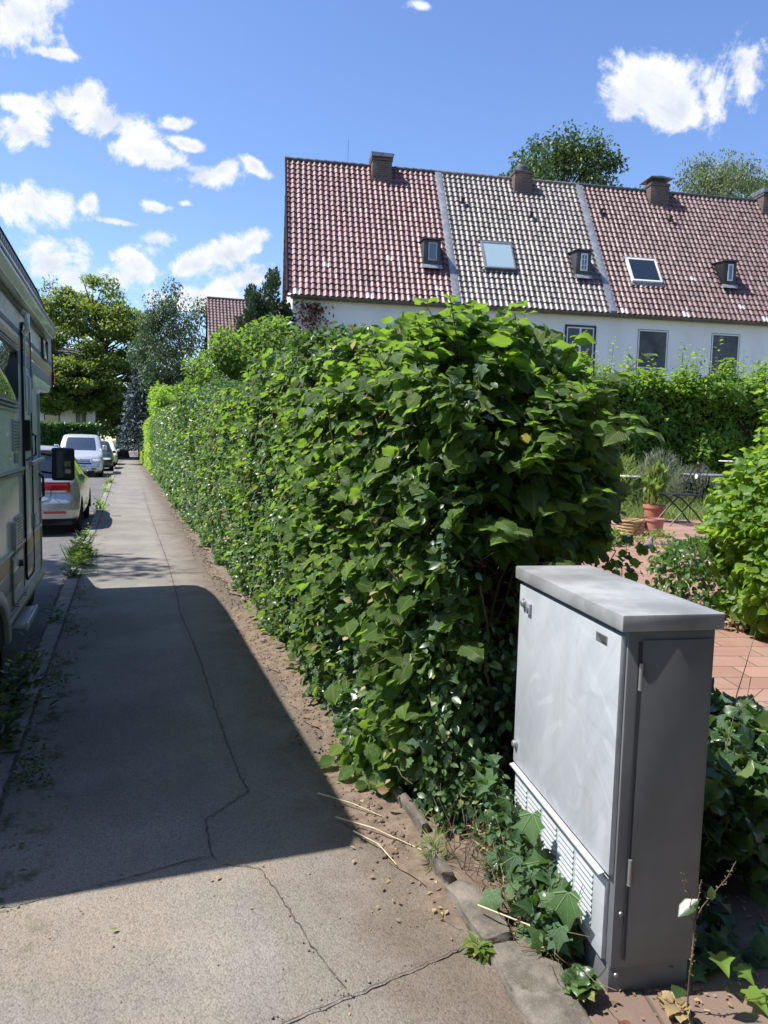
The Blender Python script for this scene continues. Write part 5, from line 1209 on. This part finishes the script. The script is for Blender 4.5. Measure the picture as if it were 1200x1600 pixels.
# big leafy shrub on the right
RS = np.array([5.85, 4.55, .85]); RA = np.array([1.12, .95, 1.32])
spray('leafy_shrub', 'large bright green shrub at the right picture edge', 'shrub', blob_pts(RS, RA, 1.75, .16, .04, .20, 2.2), 8500, .05, .10, T_HAZ, 'hornbeam_leaf', down=.2, loc=(5.85, 4.55, 0))
q = MB()
for _ in range(26): e = RS+unit(rng.normal(0, 1, 3))*RA*.95; e[2] = max(.3, e[2]); wander((5.85+rng.normal(0, .1), 4.55+rng.normal(0, .1), 0), e, 6, .03, .012, .003, q, 5)
o = q.build('stem', 'twig', smooth=True); rs_ = bpy.data.objects['leafy_shrub']; world_to(o, rs_)
sh, lp, lt, ln = MB(), [], [], []
for k in range(26):
    d = unit(rng.normal(0, 1, 3)*np.array([1, 1, .6])+np.array([-.3, -.3, .8])); b = Vector(RS+d*RA*.8); tip = b+Vector(d)*rng.uniform(.25, .5)+Vector((0, 0, .15)); sh.tube([b, b.lerp(tip, .5), tip], [.006, .004, .002], 5)
    for j in range(9): p = b.lerp(tip, .2+.8*j/9); a = rng.uniform(0, 6.28); lp.append(tuple(p)); lt.append((math.cos(a), math.sin(a), .3)); ln.append((rng.normal(0, .3), rng.normal(0, .3), 1))
world_to(sh.build('twig_growth', 'twig'), rs_); world_to(leaves('shoot_leaves', np.array(lp), lt, ln, rng.uniform(.06, .11, len(lp)), T_HAZ, 'hornbeam_leaf', rnd=rng.uniform(.6, 1, len(lp))), rs_)
gblob('glossy_shrub', 'low shrub with narrow leaves at the foot of the large shrub', 'shrub', 1120, 965, 150, 120, 1500, .04, .09, T_OV, 'laurel_leaf', stems=8)
gblob('leafy_perennial', 'leafy plant spilling onto the red path below the large shrub', 'plant', 1105, 905, 80, 60, 900, .04, .075, T_BE, 'hedge_leaf')
# ground cover right of the cabinet
def gc(n):
    P_ = np.stack([rng.uniform(1.66, 2.75, n), rng.uniform(1.9, 3.9, n), rng.random(n)**.7], 1)
    hgt = .50+.12*nz(P_, 2.5)-.30*np.clip(2.1-P_[:, 1], 0, 1)-.25*np.clip(P_[:, 0]-2.35, 0, 1); P_[:, 2] *= hgt
    return P_, unit(np.tile((-.1, -.6, .6), (n, 1))+rv(n)*.3)
gcr = spray('bramble_patch', 'dense leafy undergrowth behind and right of the cabinet', 'undergrowth', gc, 4200, .045, .10, T_HAZ, 'hedge_leaf', loc=(2.2, 2.8, 0))
P_, N = gc(1500); T, Nn = foliage_dirs(N, len(P_)); world_to(leaves('ivy_leaves', P_*np.array([1, 1, 1.05]), T, Nn, rng.uniform(.05, .085, len(P_)), T_IVY, 'ivy_leaf'), gcr)
q = MB()
for _ in range(50): a = (rng.uniform(1.7, 2.6), rng.uniform(2., 3.6), 0); wander(a, (a[0]+rng.normal(0, .2), a[1]+rng.normal(0, .2), rng.uniform(.3, .75)), 5, .02, .004, .0015, q, 5)
world_to(q.build('stem', 'twig', smooth=True), gcr)
# sprig showing above the cabinet
sc_ = atY(972, 878, 2.72); sg = empty('dark_sprig', (sc_.x, sc_.y, 0), label='dark leafy sprig standing behind the cabinet lid', cat='plant')
n = 46; P_ = np.array(sc_)+rng.normal(0, 1, (n, 3))*[.07, .07, .055]; T, Nn = foliage_dirs(unit(rng.normal(0, 1, (n, 3))), n, .6, .3, .5); world_to(leaves('foliage', P_, T, Nn, rng.uniform(.03, .065, n), T_HAZ, 'hazel_leaf', rnd=rng.random(n)*.5), sg)
q = MB(); wander((sc_.x, sc_.y, -.02), tuple(sc_), 6, .015, .005, .002, q, 5); world_to(q.build('stem', 'twig', smooth=True), sg)
# perennials in the garden
gblob('wild_herbs', 'pale green herbs and dry grass in front of the basket', 'herbs', 925, 860, 70, 26, 700, .05, .09, T_TINY, 'grass_blade')
gblob('wild_herbs', 'pale green herbs sprawling left of the duck figure', 'herbs', 962, 852, 70, 22, 700, .05, .09, T_TINY, 'grass_blade')
gblob('lavender_bush', 'grey green lavender with spent flower stalks behind the pots', 'lavender', 1040, 800, 70, 92, 1500, .10, .22, T_BLADE, 'lavender_leaf', down=-1.2)
gblob('grass_clump', 'tall grass clump left of the terracotta pot', 'grass', 975, 800, 60, 80, 900, .15, .3, T_BLADE, 'grass_blade', down=-1.2)
gblob('lavender_bush', 'grey green lavender under the grey table', 'lavender', 1105, 795, 90, 60, 1300, .10, .2, T_BLADE, 'lavender_leaf', down=-1.2)
gblob('weed_tuft', 'weeds growing round the duck figure on the path edge', 'weeds', 1040, 855, 70, 20, 400, .03, .06, T_TINY, 'grass_blade')
gblob('dry_herbs', 'dry grass and fading herbs along the path edge right of the cabinet', 'herbs', 1165, 985, 90, 26, 700, .03, .07, T_OV, 'dry_leaf')
n = 9000; P_ = np.stack([rng.uniform(7.0, 17, n), 10.0+rng.random(n)*3.4, np.zeros(n)], 1); k = (P_[:, 1]+.10*(P_[:, 0]-8)+.4*nz(P_, .9)) > 10.7; P_ = P_[k]; P_[:, 2] = [terr(a, b_) for a, b_ in P_[:, :2]]
tag(leaves('meadow_grass', P_, rv(len(P_))*.35+[0, 0, 1], rv(len(P_)), rng.uniform(.10, .30, len(P_)), T_BLADE, 'grass_blade'), 'tall uncut grass growing under the garden tables', 'grass', kind='stuff')
# pots
def at_depth(px, py, base=None): return gnd(px, py)
b = gnd(1021, 838); k = (b-Vector((0, 0, CAM_H))).dot(fw)/FPX
pp = empty('square_pot', tuple(b), R(12), label='pink clay pot standing in front of the terracotta pot', cat='flower pot'); r_ = 15*k; hh = 28*k
q = MB(); q.lathe([(.001, 0), (r_*.78, 0), (r_*.96, hh*.86), (r_*1.04, hh*.87), (r_*1.05, hh), (r_*.93, hh), (r_*.9, hh*.88), (.001, hh*.85)], (0, 0, 0), 'z', 24); q.build('pot', 'pink_clay', pp, smooth=True)
q = MB(); q.lathe([(.001, hh*.89), (r_*.9, hh*.885)], (0, 0, 0), 'z', 16); q.build('soil', 'dark_soil', pp)
b = gnd(1021, 815); k = (b-Vector((0, 0, CAM_H))).dot(fw)/FPX
tp = empty('terracotta_pot', tuple(b), label='terracotta pot with dusty sides planted with tall herbs', cat='flower pot'); r_ = 17*k; hh = 26*k
q = MB(); q.lathe([(.001, 0), (r_*.72, 0), (r_*.92, hh*.8), (r_, hh*.82), (r_*1.02, hh), (r_*.9, hh), (.001, hh*.88)], (0, 0, 0), 'z', 24); q.build('pot', 'terracotta', tp, smooth=True)
n = 420; a = rng.uniform(0, 6.28, n); rr = rng.random(n)*r_; Pq = np.stack([rr*np.cos(a), rr*np.sin(a), hh+rng.random(n)*55*k], 1); leaves('plant', Pq, np.stack([np.cos(a)*.3, np.sin(a)*.3, np.ones(n)], 1)+rv(n)*.25, rv(n)+.01, rng.uniform(.08, .2, n), T_BLADE+T_OV, 'grass_blade', tp)
b = gnd(985, 835); k = (b-Vector((0, 0, CAM_H))).dot(fw)/FPX
bk = empty('wicker_basket', tuple(b), R(8), label='woven basket planter left of the pink clay pot', cat='basket'); r_ = 22*k; hh = 24*k; q = MB()
prof = [(.001, 0), (r_*.85, 0)]+[(r_*(.88+.12*i/10)+(.012 if i % 2 else 0), hh*i/10) for i in range(11)]+[(r_*.95, hh), (r_*.92, hh*.8), (.001, hh*.8)]
q.lathe(prof, (0, 0, 0), 'z', 28); q.build('basket', 'wicker', bk, smooth=True)
b = gnd(1013, 857); k = (b-Vector((0, 0, CAM_H))).dot(fw)/FPX; s_ = 22*k
dk_ = empty('duck_figure', tuple(b), R(15), label='small grey duck figure resting on the edge of the red path', cat='garden ornament')
q = MB(); q.tube([(-s_*.55, 0, s_*.25), (-s_*.35, 0, s_*.22), (-s_*.1, 0, s_*.22), (s_*.2, 0, s_*.25), (s_*.36, 0, s_*.34), (s_*.34, 0, s_*.62), (s_*.40, 0, s_*.86), (s_*.52, 0, s_*.84)], [s_*.05, s_*.16, s_*.23, s_*.21, s_*.13, s_*.09, s_*.13, s_*.05], 12)
q.build('body', 'duck_grey', dk_, smooth=True); q = MB(); q.tube([(s_*.5, 0, s_*.84), (s_*.68, 0, s_*.80)], [s_*.05, s_*.03], 8); q.build('beak', 'iron', dk_, smooth=True)
# folding iron chair
b = gnd(1062, 820); k = (b-Vector((0, 0, CAM_H))).dot(fw)/FPX; S_ = 1.05*min(1.25, max(.9, 92*k/.92))
fc = empty('folding_chair', tuple(b), R(-8), label='black wrought iron folding chair with scrolled back beside the pots', cat='chair')
def sc(*pts): return [(x*S_, y*S_, z*S_) for x, y, z in pts]
for sy in (-.2, .2):
    q = MB(); q.tube(sc((-.30, sy, 0), (-.12, sy, .2), (.12, sy, .44), (.18, sy, .46)), .011*S_, 6); q.build('leg', 'iron', fc, smooth=True)
    q = MB(); q.tube(sc((.30, sy*.9, 0), (.12, sy*.9, .2), (-.14, sy*.9, .42), (-.26, sy*.9, .45)), .011*S_, 6); q.build('leg', 'iron', fc, smooth=True)
q = MB()
q.tube(sc((-.26, -.2, .46), (-.26, .2, .46), (.2, .2, .45), (.2, -.2, .45), (-.26, -.2, .46)), .010*S_, 6)
for i in range(8): x_ = -.22+i*.055; q.box((x_-.018)*S_, (x_+.018)*S_, -.2*S_, .2*S_, .452*S_, .462*S_)
q.build('seat', 'iron', fc)
q = MB(); bk_ = lambda u, v: ((.16+.16*v)*S_, u*S_, (.44+.48*v)*S_)
q.tube([bk_(-.2, 0), bk_(-.21, .5), bk_(-.17, .85), bk_(0, 1.0), bk_(.17, .85), bk_(.21, .5), bk_(.2, 0)], .010*S_, 6)
q.tube([bk_(-.2, .12), bk_(.2, .12)], .008*S_, 6)
for u0_ in (-.12, -.04, .04, .12): q.tube([bk_(u0_, .12), bk_(u0_*1.4, .45), bk_(u0_*.5, .8), bk_(u0_*.2, .95)], .006*S_, 5)
for cu, cv, rr in ((-.08, .5, .06), (.08, .5, .06), (0, .72, .06), (0, .32, .05)): q.tube([bk_(cu+rr*math.cos(a), cv+rr*1.3*math.sin(a)) for a in np.linspace(0, 5.5, 14)], .006*S_, 5)
q.build('backrest', 'iron', fc, smooth=True)
q = MB(); q.lathe([(.001, 0), (.035*S_, 0), (.035*S_, .012)], (.225*S_, 0, .72*S_), 'x', 12); q.build('medallion', 'table_white', fc)
# tables
def table(px, py, wpx, Y, mat, label, legs=True):
    c = atY(px, py, Y); k = (c-Vector((0, 0, CAM_H))).dot(fw)/FPX; r2 = wpx*k/2; g_ = terr(c.x, c.y)
    root = empty('garden_table', (c.x, c.y, g_), label=label, cat='table'); h_ = c.z-g_
    q = MB(); q.lathe([(.001, h_-.03), (r2*.97, h_-.03), (r2, h_-.02), (r2, h_-.005), (r2*.98, h_), (.001, h_)], (0, 0, 0), 'z', 36); q.build('tabletop', mat, root, smooth=False)
    for a in (.6, 2.2, 3.7, 5.3):
        q = MB(); q.tube([(r2*.55*math.cos(a), r2*.55*math.sin(a), h_-.03), (r2*.3*math.cos(a), r2*.3*math.sin(a), h_*.5), (r2*.6*math.cos(a), r2*.6*math.sin(a), 0)], .014, 6); q.build('leg', 'iron', root, smooth=True)
table(988, 743, 48, 12.2, 'table_white', 'small pale round garden table at the left of the pots')
table(1104, 741, 78, 12.0, 'table_grey', 'grey round garden table behind the folding chair')
table(1150, 720, 50, 13.1, 'table_white', 'white garden table farthest back before the hornbeam hedge')

# --- small things at the near right and in the gutter
def ivy_cluster(name, label, pts_fn, n, s0, s1, loc, extra=None):
    return spray(name, label, 'ivy', pts_fn, n, s0, s1, T_IVY, 'ivy_leaf', loc=loc, out=.6, down=.3)
def foot(n):
    t_ = rng.random(n); base = np.stack([1.16+.22*rng.random(n)*(1-.2*t_)+.04, 1.80+t_*.95, np.zeros(n)], 1)
    x = np.clip(base[:, 0]+.10*t_, 1.1, 1.30+.13*t_); z = .02+rng.random(n)*(.16+.22*t_)
    return np.stack([x, base[:, 1], z], 1), unit(np.tile((-.8, -.4, .5), (n, 1))+rv(n)*.35)
iv = ivy_cluster('ivy_plant', 'ivy and weeds at the foot of the cabinet vents', foot, 260, .045, .085, (1.25, 2.2, 0))
q = MB()
for _ in range(60): a = (rng.uniform(1.17, 1.32), rng.uniform(1.8, 2.6), .0); wander(a, (a[0]+rng.normal(0, .05), a[1]+rng.normal(0, .12), rng.uniform(.05, .32)), 4, .012, .002, .001, q, 4)
world_to(q.build('stem', 'twig'), iv)
P_, N = foot(900); T, Nn = foliage_dirs(N, len(P_), .4, .1, .7); world_to(leaves('small_leaves', P_, T, Nn, rng.uniform(.015, .035, len(P_)), T_OV, 'hedge_leaf'), iv)
P_, N = foot(700); P_[:, 2] *= .4; world_to(leaves('dead_twigs', P_, rv(len(P_))*[1, 1, .4], rv(len(P_)), rng.uniform(.04, .11, len(P_)), T_BLADE, 'dry_leaf'), iv)
# three large ivy leaves in front of the door, hanging on a runner
big = np.array([(1.30, 2.06, .36), (1.275, 1.80, .24), (1.26, 1.99, .20), (1.29, 2.22, .33), (1.17, 2.09, .09), (1.245, 1.78, .15)])
world_to(leaves('large_leaves', big, [(-.2, -.5, -1), (-.2, -.3, -1), (-.4, -.2, -.9), (.1, .4, -1), (-.3, -.6, -.6), (-.4, -.3, -.8)], [(-1, -.5, .5)]*6, [.10, .11, .075, .08, .09, .07], T_IVY, 'ivy_leaf', rnd=np.array([.9, .8, .6, .5, .7, .6])), iv)
def runner(n):
    t_ = rng.random(n); return np.stack([1.78+.10*rng.normal(0, 1, n), 1.60+.6*t_, .03+.30*t_*rng.random(n)], 1), unit(np.tile((-.1, -.9, .6), (n, 1))+rv(n)*.3)
iv2 = ivy_cluster('trailing_ivy', 'ivy trailing onto the paving at the right of the cabinet', runner, 120, .05, .09, (1.78, 1.7, 0))
lit = np.array([(1.66, 1.585, .10), (1.72, 1.56, .07), (1.70, 1.50, .05), (1.76, 1.57, .05), (1.73, 1.485, .035)])
world_to(leaves('lit_leaves', lit, [(-.3, -1, -.1), (.2, -1, -.2), (0, -1, -.1), (.6, -.7, -.1), (.3, -1, .0)], [(-.1, -.3, 1)]*5, [.075, .06, .075, .035, .05], T_IVY, 'hornbeam_leaf', rnd=np.array([.8, .9, .95, .6, 1])), iv2)
# dock stem with seeds in front of the cabinet end
dk2 = empty('dock_plant', (1.50, 1.52, 0), label='thin dock stem with reddish seeds before the cabinet end', cat='weed')
q = MB(); a = wander((1.50, 1.52, 0), (1.50, 1.50, .42), 7, .006, .003, .0015, q, 5); b2 = wander(a[5], (1.61, 1.49, .46), 4, .004, .0015, .001, q, 4); c2 = wander(a[5], (1.42, 1.49, .46), 4, .004, .0015, .001, q, 4)
o = q.build('stem', 'twig'); world_to(o, dk2)
sd = [];
for path in (a[2:], b2, c2):
    for p0, p1 in zip(path[:-1], path[1:]):
        for _ in range(9): sd.append(tuple(Vector(p0).lerp(Vector(p1), rng.random())+Vector(rng.normal(0, .003, 3))))
world_to(leaves('seeds', np.array(sd), rv(len(sd)), rv(len(sd)), rng.uniform(.005, .009, len(sd)), T_TINY, 'red_leaf'), dk2)
for lp_, lt_, ln_, lsz, lr_ in (((1.525, 1.49, .40), (.15, 0, -1), (-.6, -.8, -.3), .045, .8), ((1.49, 1.50, .36), (-.9, .1, -.5), (-.1, -.2, 1), .07, .1), ((1.46, 1.51, .10), (-.6, -.5, .3), (-.1, -.2, 1), .08, .1)):
    world_to(leaves('leaf', np.array([lp_]), [lt_], [ln_], lsz, T_OV[:1], 'hedge_leaf', rnd=np.array([lr_])), dk2)
# rosette weeds
def rosette(name, label, x, y, z, n, s, mat, temps=T_OV, lift=.5, group=None):
    root = empty(name, (x, y, z), label=label, cat='weed', group=group); a = rng.uniform(0, 6.28, n); l = rng.uniform(.15, 1.1, n)*lift
    P_ = np.stack([np.cos(a), np.sin(a), np.zeros(n)], 1)*(s*.35*rng.random(n))[:, None]+np.array([0, 0, 1])*(s*.7*rng.random(n)*lift)[:, None]
    if group:
        P_[:, :2] += rng.normal(0, s*.25, (n, 2))*[.6, 1.3]; P_[:, 2] += s*rng.random(n)*l*.9
    szz = s*rng.uniform(.4, .8, n)*(1 if temps[0] is T_BLADE[0] or not group else .38)
    leaves('leaves', P_, np.stack([np.cos(a), np.sin(a), l], 1), np.stack([-np.cos(a)*.3, -np.sin(a)*.3, np.ones(n)], 1)+rv(n)*.2, szz, temps, mat, root); return root
rosette('rosette_weed', 'yellow green weed rosette before the cabinet corner', 1.235, 1.66, .03, 90, .06, 'hedge_leaf', T_HAZ, .9)
rosette('rosette_weed', 'small grass tuft between the two nearest edging stones', 1.045, 1.93, .0, 60, .06, 'grass_blade', T_OV, .7)
rosette('wilted_weed', 'wilted pale weed lying on the paving before the cabinet', 1.475, 1.535, .004, 26, .06, 'dry_leaf', T_HAZ, .6)
rosette('grass_tuft', 'bright grass tuft at the hedge corner above the dry stems', 1.10, 2.42, .02, 90, .10, 'grass_blade', T_BLADE, 1.2)
GW = 'weeds along the kerb'
wl = [(-.62, 12.9, 34, .22, .9, 'bright weed clump at the kerb by the hatchback shadow', 'grass_blade'), (-.60, 10.6, 200, .30, .9, 'tallest grassy weed clump growing from the kerb beside the motorhome front', 'grass_blade'),
      (-.60, 9.9, 140, .26, .8, 'leafy weed joined to the tallest kerb clump, slightly nearer', 'hornbeam_leaf'), (-.62, 9.1, 110, .22, .8, 'dark green weed mat at the kerb in the edge of the shadow', 'hedge_leaf'),
      (-.61, 6.9, 50, .2, .9, 'dark weed at the kerb in the motorhome shadow', 'hedge_leaf'), (-.66, 5.6, 50, .2, 1., 'small shaded weed at the kerb beside the motorhome step', 'hedge_leaf'),
      (-.64, 4.7, 110, .26, 1.2, 'shaded weed clump in the gutter beside the motorhome wheel', 'hedge_leaf'), (-.66, 4.1, 110, .26, 1.1, 'nearest shaded weed clump in the gutter', 'hedge_leaf'),
      (-.60, 17.5, 70, .28, .9, 'bright weeds along the kerb beside the hatchback', 'hornbeam_leaf'), (-.60, 19.0, 60, .28, .8, 'low weeds along the kerb ahead of the hatchback', 'hornbeam_leaf'),
      (-.61, 24., 60, .3, .8, 'yellowish weeds along the kerb before the van', 'privet_leaf'), (-.60, 29., 60, .3, .8, 'faint weeds at the kerb just before the van', 'grass_blade')]
for (x, y, n, s_, l_, lb, mt) in wl:
    wr_ = rosette('kerb_weed', lb, x, y, -.09, int(n*1.6), s_, mt, T_OV+T_TINY, l_, GW)
    if mt == 'grass_blade': n_ = n; a = rng.uniform(0, 6.28, n_); leaves('blades', np.stack([rng.normal(0, .05, n_), rng.normal(0, .12, n_), np.zeros(n_)], 1), np.stack([np.cos(a)*.5, np.sin(a)*.5, np.ones(n_)], 1), rv(n_), s_*rng.uniform(.5, 1.1, n_), T_BLADE, 'grass_blade', wr_)
rosette('grass_tuft', 'little bright grass tuft at the left picture edge', -.44, 2.42, .0, 60, .05, 'grass_blade', T_BLADE, 1.2)
# moss and grass on the shaded kerb side
n = 9000; y = 2.6+rng.random(n)**1.4*8; x = -.52+np.abs(rng.normal(0, .10, n)); P_ = np.stack([x, y, np.full(n, .002)], 1); k = (nz(P_, 4.)+rng.normal(0, .3, n)) > .15; P_ = P_[k]; n = len(P_)
tag(leaves('moss', P_, rv(n)*[1, 1, .3]+[0, 0, .3], rv(n)*.4+[0, 0, 1], rng.uniform(.008, .028, n), T_BLADE+T_TINY, 'hedge_leaf'), 'moss and short grass creeping over the kerb side of the pavement', 'moss', kind='stuff')
# litter
n = 420; P_ = np.stack([rng.uniform(.80, 1.12, n), 2.1+rng.random(n)**1.3*12, np.full(n, .008)], 1)
tag(leaves('leaf_litter', P_+[0, 0, .004], rv(n)*[1, 1, .12], rv(n)*.25+[0, 0, 1], rng.uniform(.008, .026, n), T_TINY, 'dry_leaf'), 'dry leaf crumbs and litter along the hedge foot', 'litter', kind='stuff')
n = 150; P_ = np.stack([rng.uniform(-.45, .95, n), rng.uniform(1.7, 12, n), np.full(n, .003)], 1)
tag(leaves('pavement_litter', P_, rv(n)*[1, 1, .1], rv(n)*.2+[0, 0, 1], rng.uniform(.005, .014, n), T_TINY, 'dry_leaf'), 'tiny pale leaf flecks strewn over the pavement', 'litter', kind='stuff')
fl = [((-.06, 2.38), .022, 'small green leaf lying in the sun near the shadow edge', 'hornbeam_leaf'), ((.31, 2.58), .02, 'pale leaf lying just inside the motorhome shadow', 'dry_leaf'), ((-.30, 2.92), .022, 'pale blue grey leaf lying in the shadow at left', 'dry_leaf'),
      ((.97, 4.72), .035, 'dry brown leaf at the hedge foot', 'dry_leaf'), ((.98, 4.0), .03, 'dry curled leaf on the soil beside the shadow edge', 'dry_leaf'), ((1.30, 1.52), .05, 'orange brown leaf before the cabinet corner', 'red_leaf'),
      ((1.26, 1.50), .035, 'fallen yellow leaf at the bottom of the edging stone', 'hornbeam_leaf'), ((1.40, 1.46), .04, 'brown leaf on the paving at the bottom picture edge', 'red_leaf'), ((.72, 3.9), .016, 'tiny pale leaf in the shadow right of the seam', 'dry_leaf')]
for (x, y), s_, lb, mt in fl: tag(leaves('fallen_leaf', np.array([(x, y, .012)]), [(rng.normal(), rng.normal(), .05)], [(.1, .1, 1)], s_, T_BE, mt), lb, 'leaf', 'fallen leaves')
for pts, lb in (([(.81, 3.08), (.93, 2.92), (1.02, 2.80)], 'long dry straw lying across the soil, farthest one'), ([(.83, 2.85), (.95, 2.70), (1.09, 2.50)], 'dry straw lying beside the hedge corner'),
                ([(.87, 2.72), (.93, 2.58), (.955, 2.44)], 'thin curved straw nearest to the camera'), ([(1.10, 2.05), (1.20, 1.90), (1.27, 1.80)], 'pale dry stalk lying over the nearest edging stone')):
    q = MB(); pz = .018 if 'nearest edging' not in lb else .075; q.tube([(a, b, pz+(.01 if i == 1 else 0)) for i, (a, b) in enumerate(pts)], [.0035, .003, .002], 5); tag(q.build('straw_stalk', 'straw', smooth=True), lb, 'straw', 'dry stems')
# withered creeper on the gable
def wcr(n):
    y = rng.normal(0, .25, n); return np.stack([5.9+rng.normal(0, .28, n), 24.35+0*y+rng.normal(0, .03, n), 6.4-np.abs(rng.normal(0, .55, n))], 1), np.tile((0, -1, .1), (n, 1))
spray('withered_creeper', 'withered reddish creeper hanging below the gutter of the end house', 'creeper', wcr, 420, .08, .16, T_OV, 'red_leaf', loc=(5.9, 24.4, 0))

# trees outside the picture: one across the street whose edge throws the soft shadow ahead of the motorhome's, and added ones behind the viewer that block sky light
tree('unseen_tree', 'roadside tree across the street left of the motorhome', (-9.8, 11.2, -.1), 4, clumps_ell(60, (-9.2, 11.2, 9.5), (4.2, 1.7, 3.6), .5, 1.1, .6, -.9), 150, .16, 'oak_leaf', .2, group='roadside trees out of frame')
for i, (x_, y_) in enumerate(((-6.5, -9), (0.5, -7.5), (6.5, -7), (12, -4), (3.5, -12))):
    tree('unseen_tree', ['added shade tree behind the viewer, far left one', 'added shade tree straight behind the viewer', 'added shade tree behind the viewer on the garden side', 'added shade tree right of the viewer beside the garden', 'farther added shade tree behind the viewer'][i], (x_, y_, -.1), 2, clumps_ell(40, (x_, y_, 5.), (3.6, 2.4, 5.), 1., 1.7, .8, -.95), 120, .3, 'oak_leaf', .25, group='roadside trees out of frame')

tree('unseen_tree', 'dense low crown added close behind the viewer to block sky light', (2.2, -4.2, -.1), 1.2, clumps_ell(50, (1.5, -4.2, 4.4), (6.5, 3.0, 4.0), 1.1, 1.7, .8, -.98)+clumps_ell(80, (.5, -3.0, 6.6), (9., 4.0, 3.2), 1., 1.5, .8, -.98, 0.), 170, .3, 'conifer_leaf', .25, group='roadside trees out of frame')  # added canopy, shaped to cut the sky light from behind

for o in list(bpy.data.objects):
    if o.name.startswith('twig_growth'): o['kind'] = 'stuff'
n = 500; P_ = np.stack([rng.uniform(1.12, 2.2, n), rng.uniform(1.45, 2.1, n), np.full(n, .012)], 1); k = (P_[:, 1] < 1.72) | (P_[:, 0] > 1.72) | (P_[:, 0] < 1.3); P_ = P_[k]
tag(leaves('foot_litter', P_, rv(len(P_))*[1, 1, .15], rv(len(P_))*.3+[0, 0, 1], rng.gamma(3, .004, len(P_)).clip(.004, .03), T_TINY, 'dry_leaf'), 'dry crumbs and dead bits on the ground round the cabinet foot', 'litter', kind='stuff')

pts_ = [(.47, 16), (.50, 10), (.48, 7.6), (.50, 5.4), (.49, 4.3), (.50, 3.4), (.52, 3.22), (.30, 3.02), (.30, 2.74), (.48, 2.6), (.55, 2.1), (.6, 1.89)]; cr = []
for a, b in zip(pts_[:-1], pts_[1:]):
    for _ in range(int(26*math.dist(a, b)**.6)): f_ = rng.random(); cr.append((a[0]+(b[0]-a[0])*f_+rng.normal(0, .012), a[1]+(b[1]-a[1])*f_+rng.normal(0, .012), .005))
for _ in range(120): f_ = rng.random(); cr.append((.15+.88*f_, 1.80+.19*f_+rng.normal(0, .015), .005))
for _ in range(260): cr.append((rng.uniform(-.4, 1.0), rng.uniform(1.65, 5.), .003))
cr = np.array(cr); n = len(cr); V = cr[:, None, :]+v0[None]*rng.uniform(.5, 1.4, (n, 6, 1))*rng.gamma(2., .0011, n).clip(.001, .006)[:, None, None]
tag(mesh_np('grit', V.reshape(-1, 3), (f0[None]+(np.arange(n)*6)[:, None, None]).reshape(-1, 3), 'kerb_stone'), 'fine grit and crumbs along the pavement cracks', 'grit', kind='stuff')
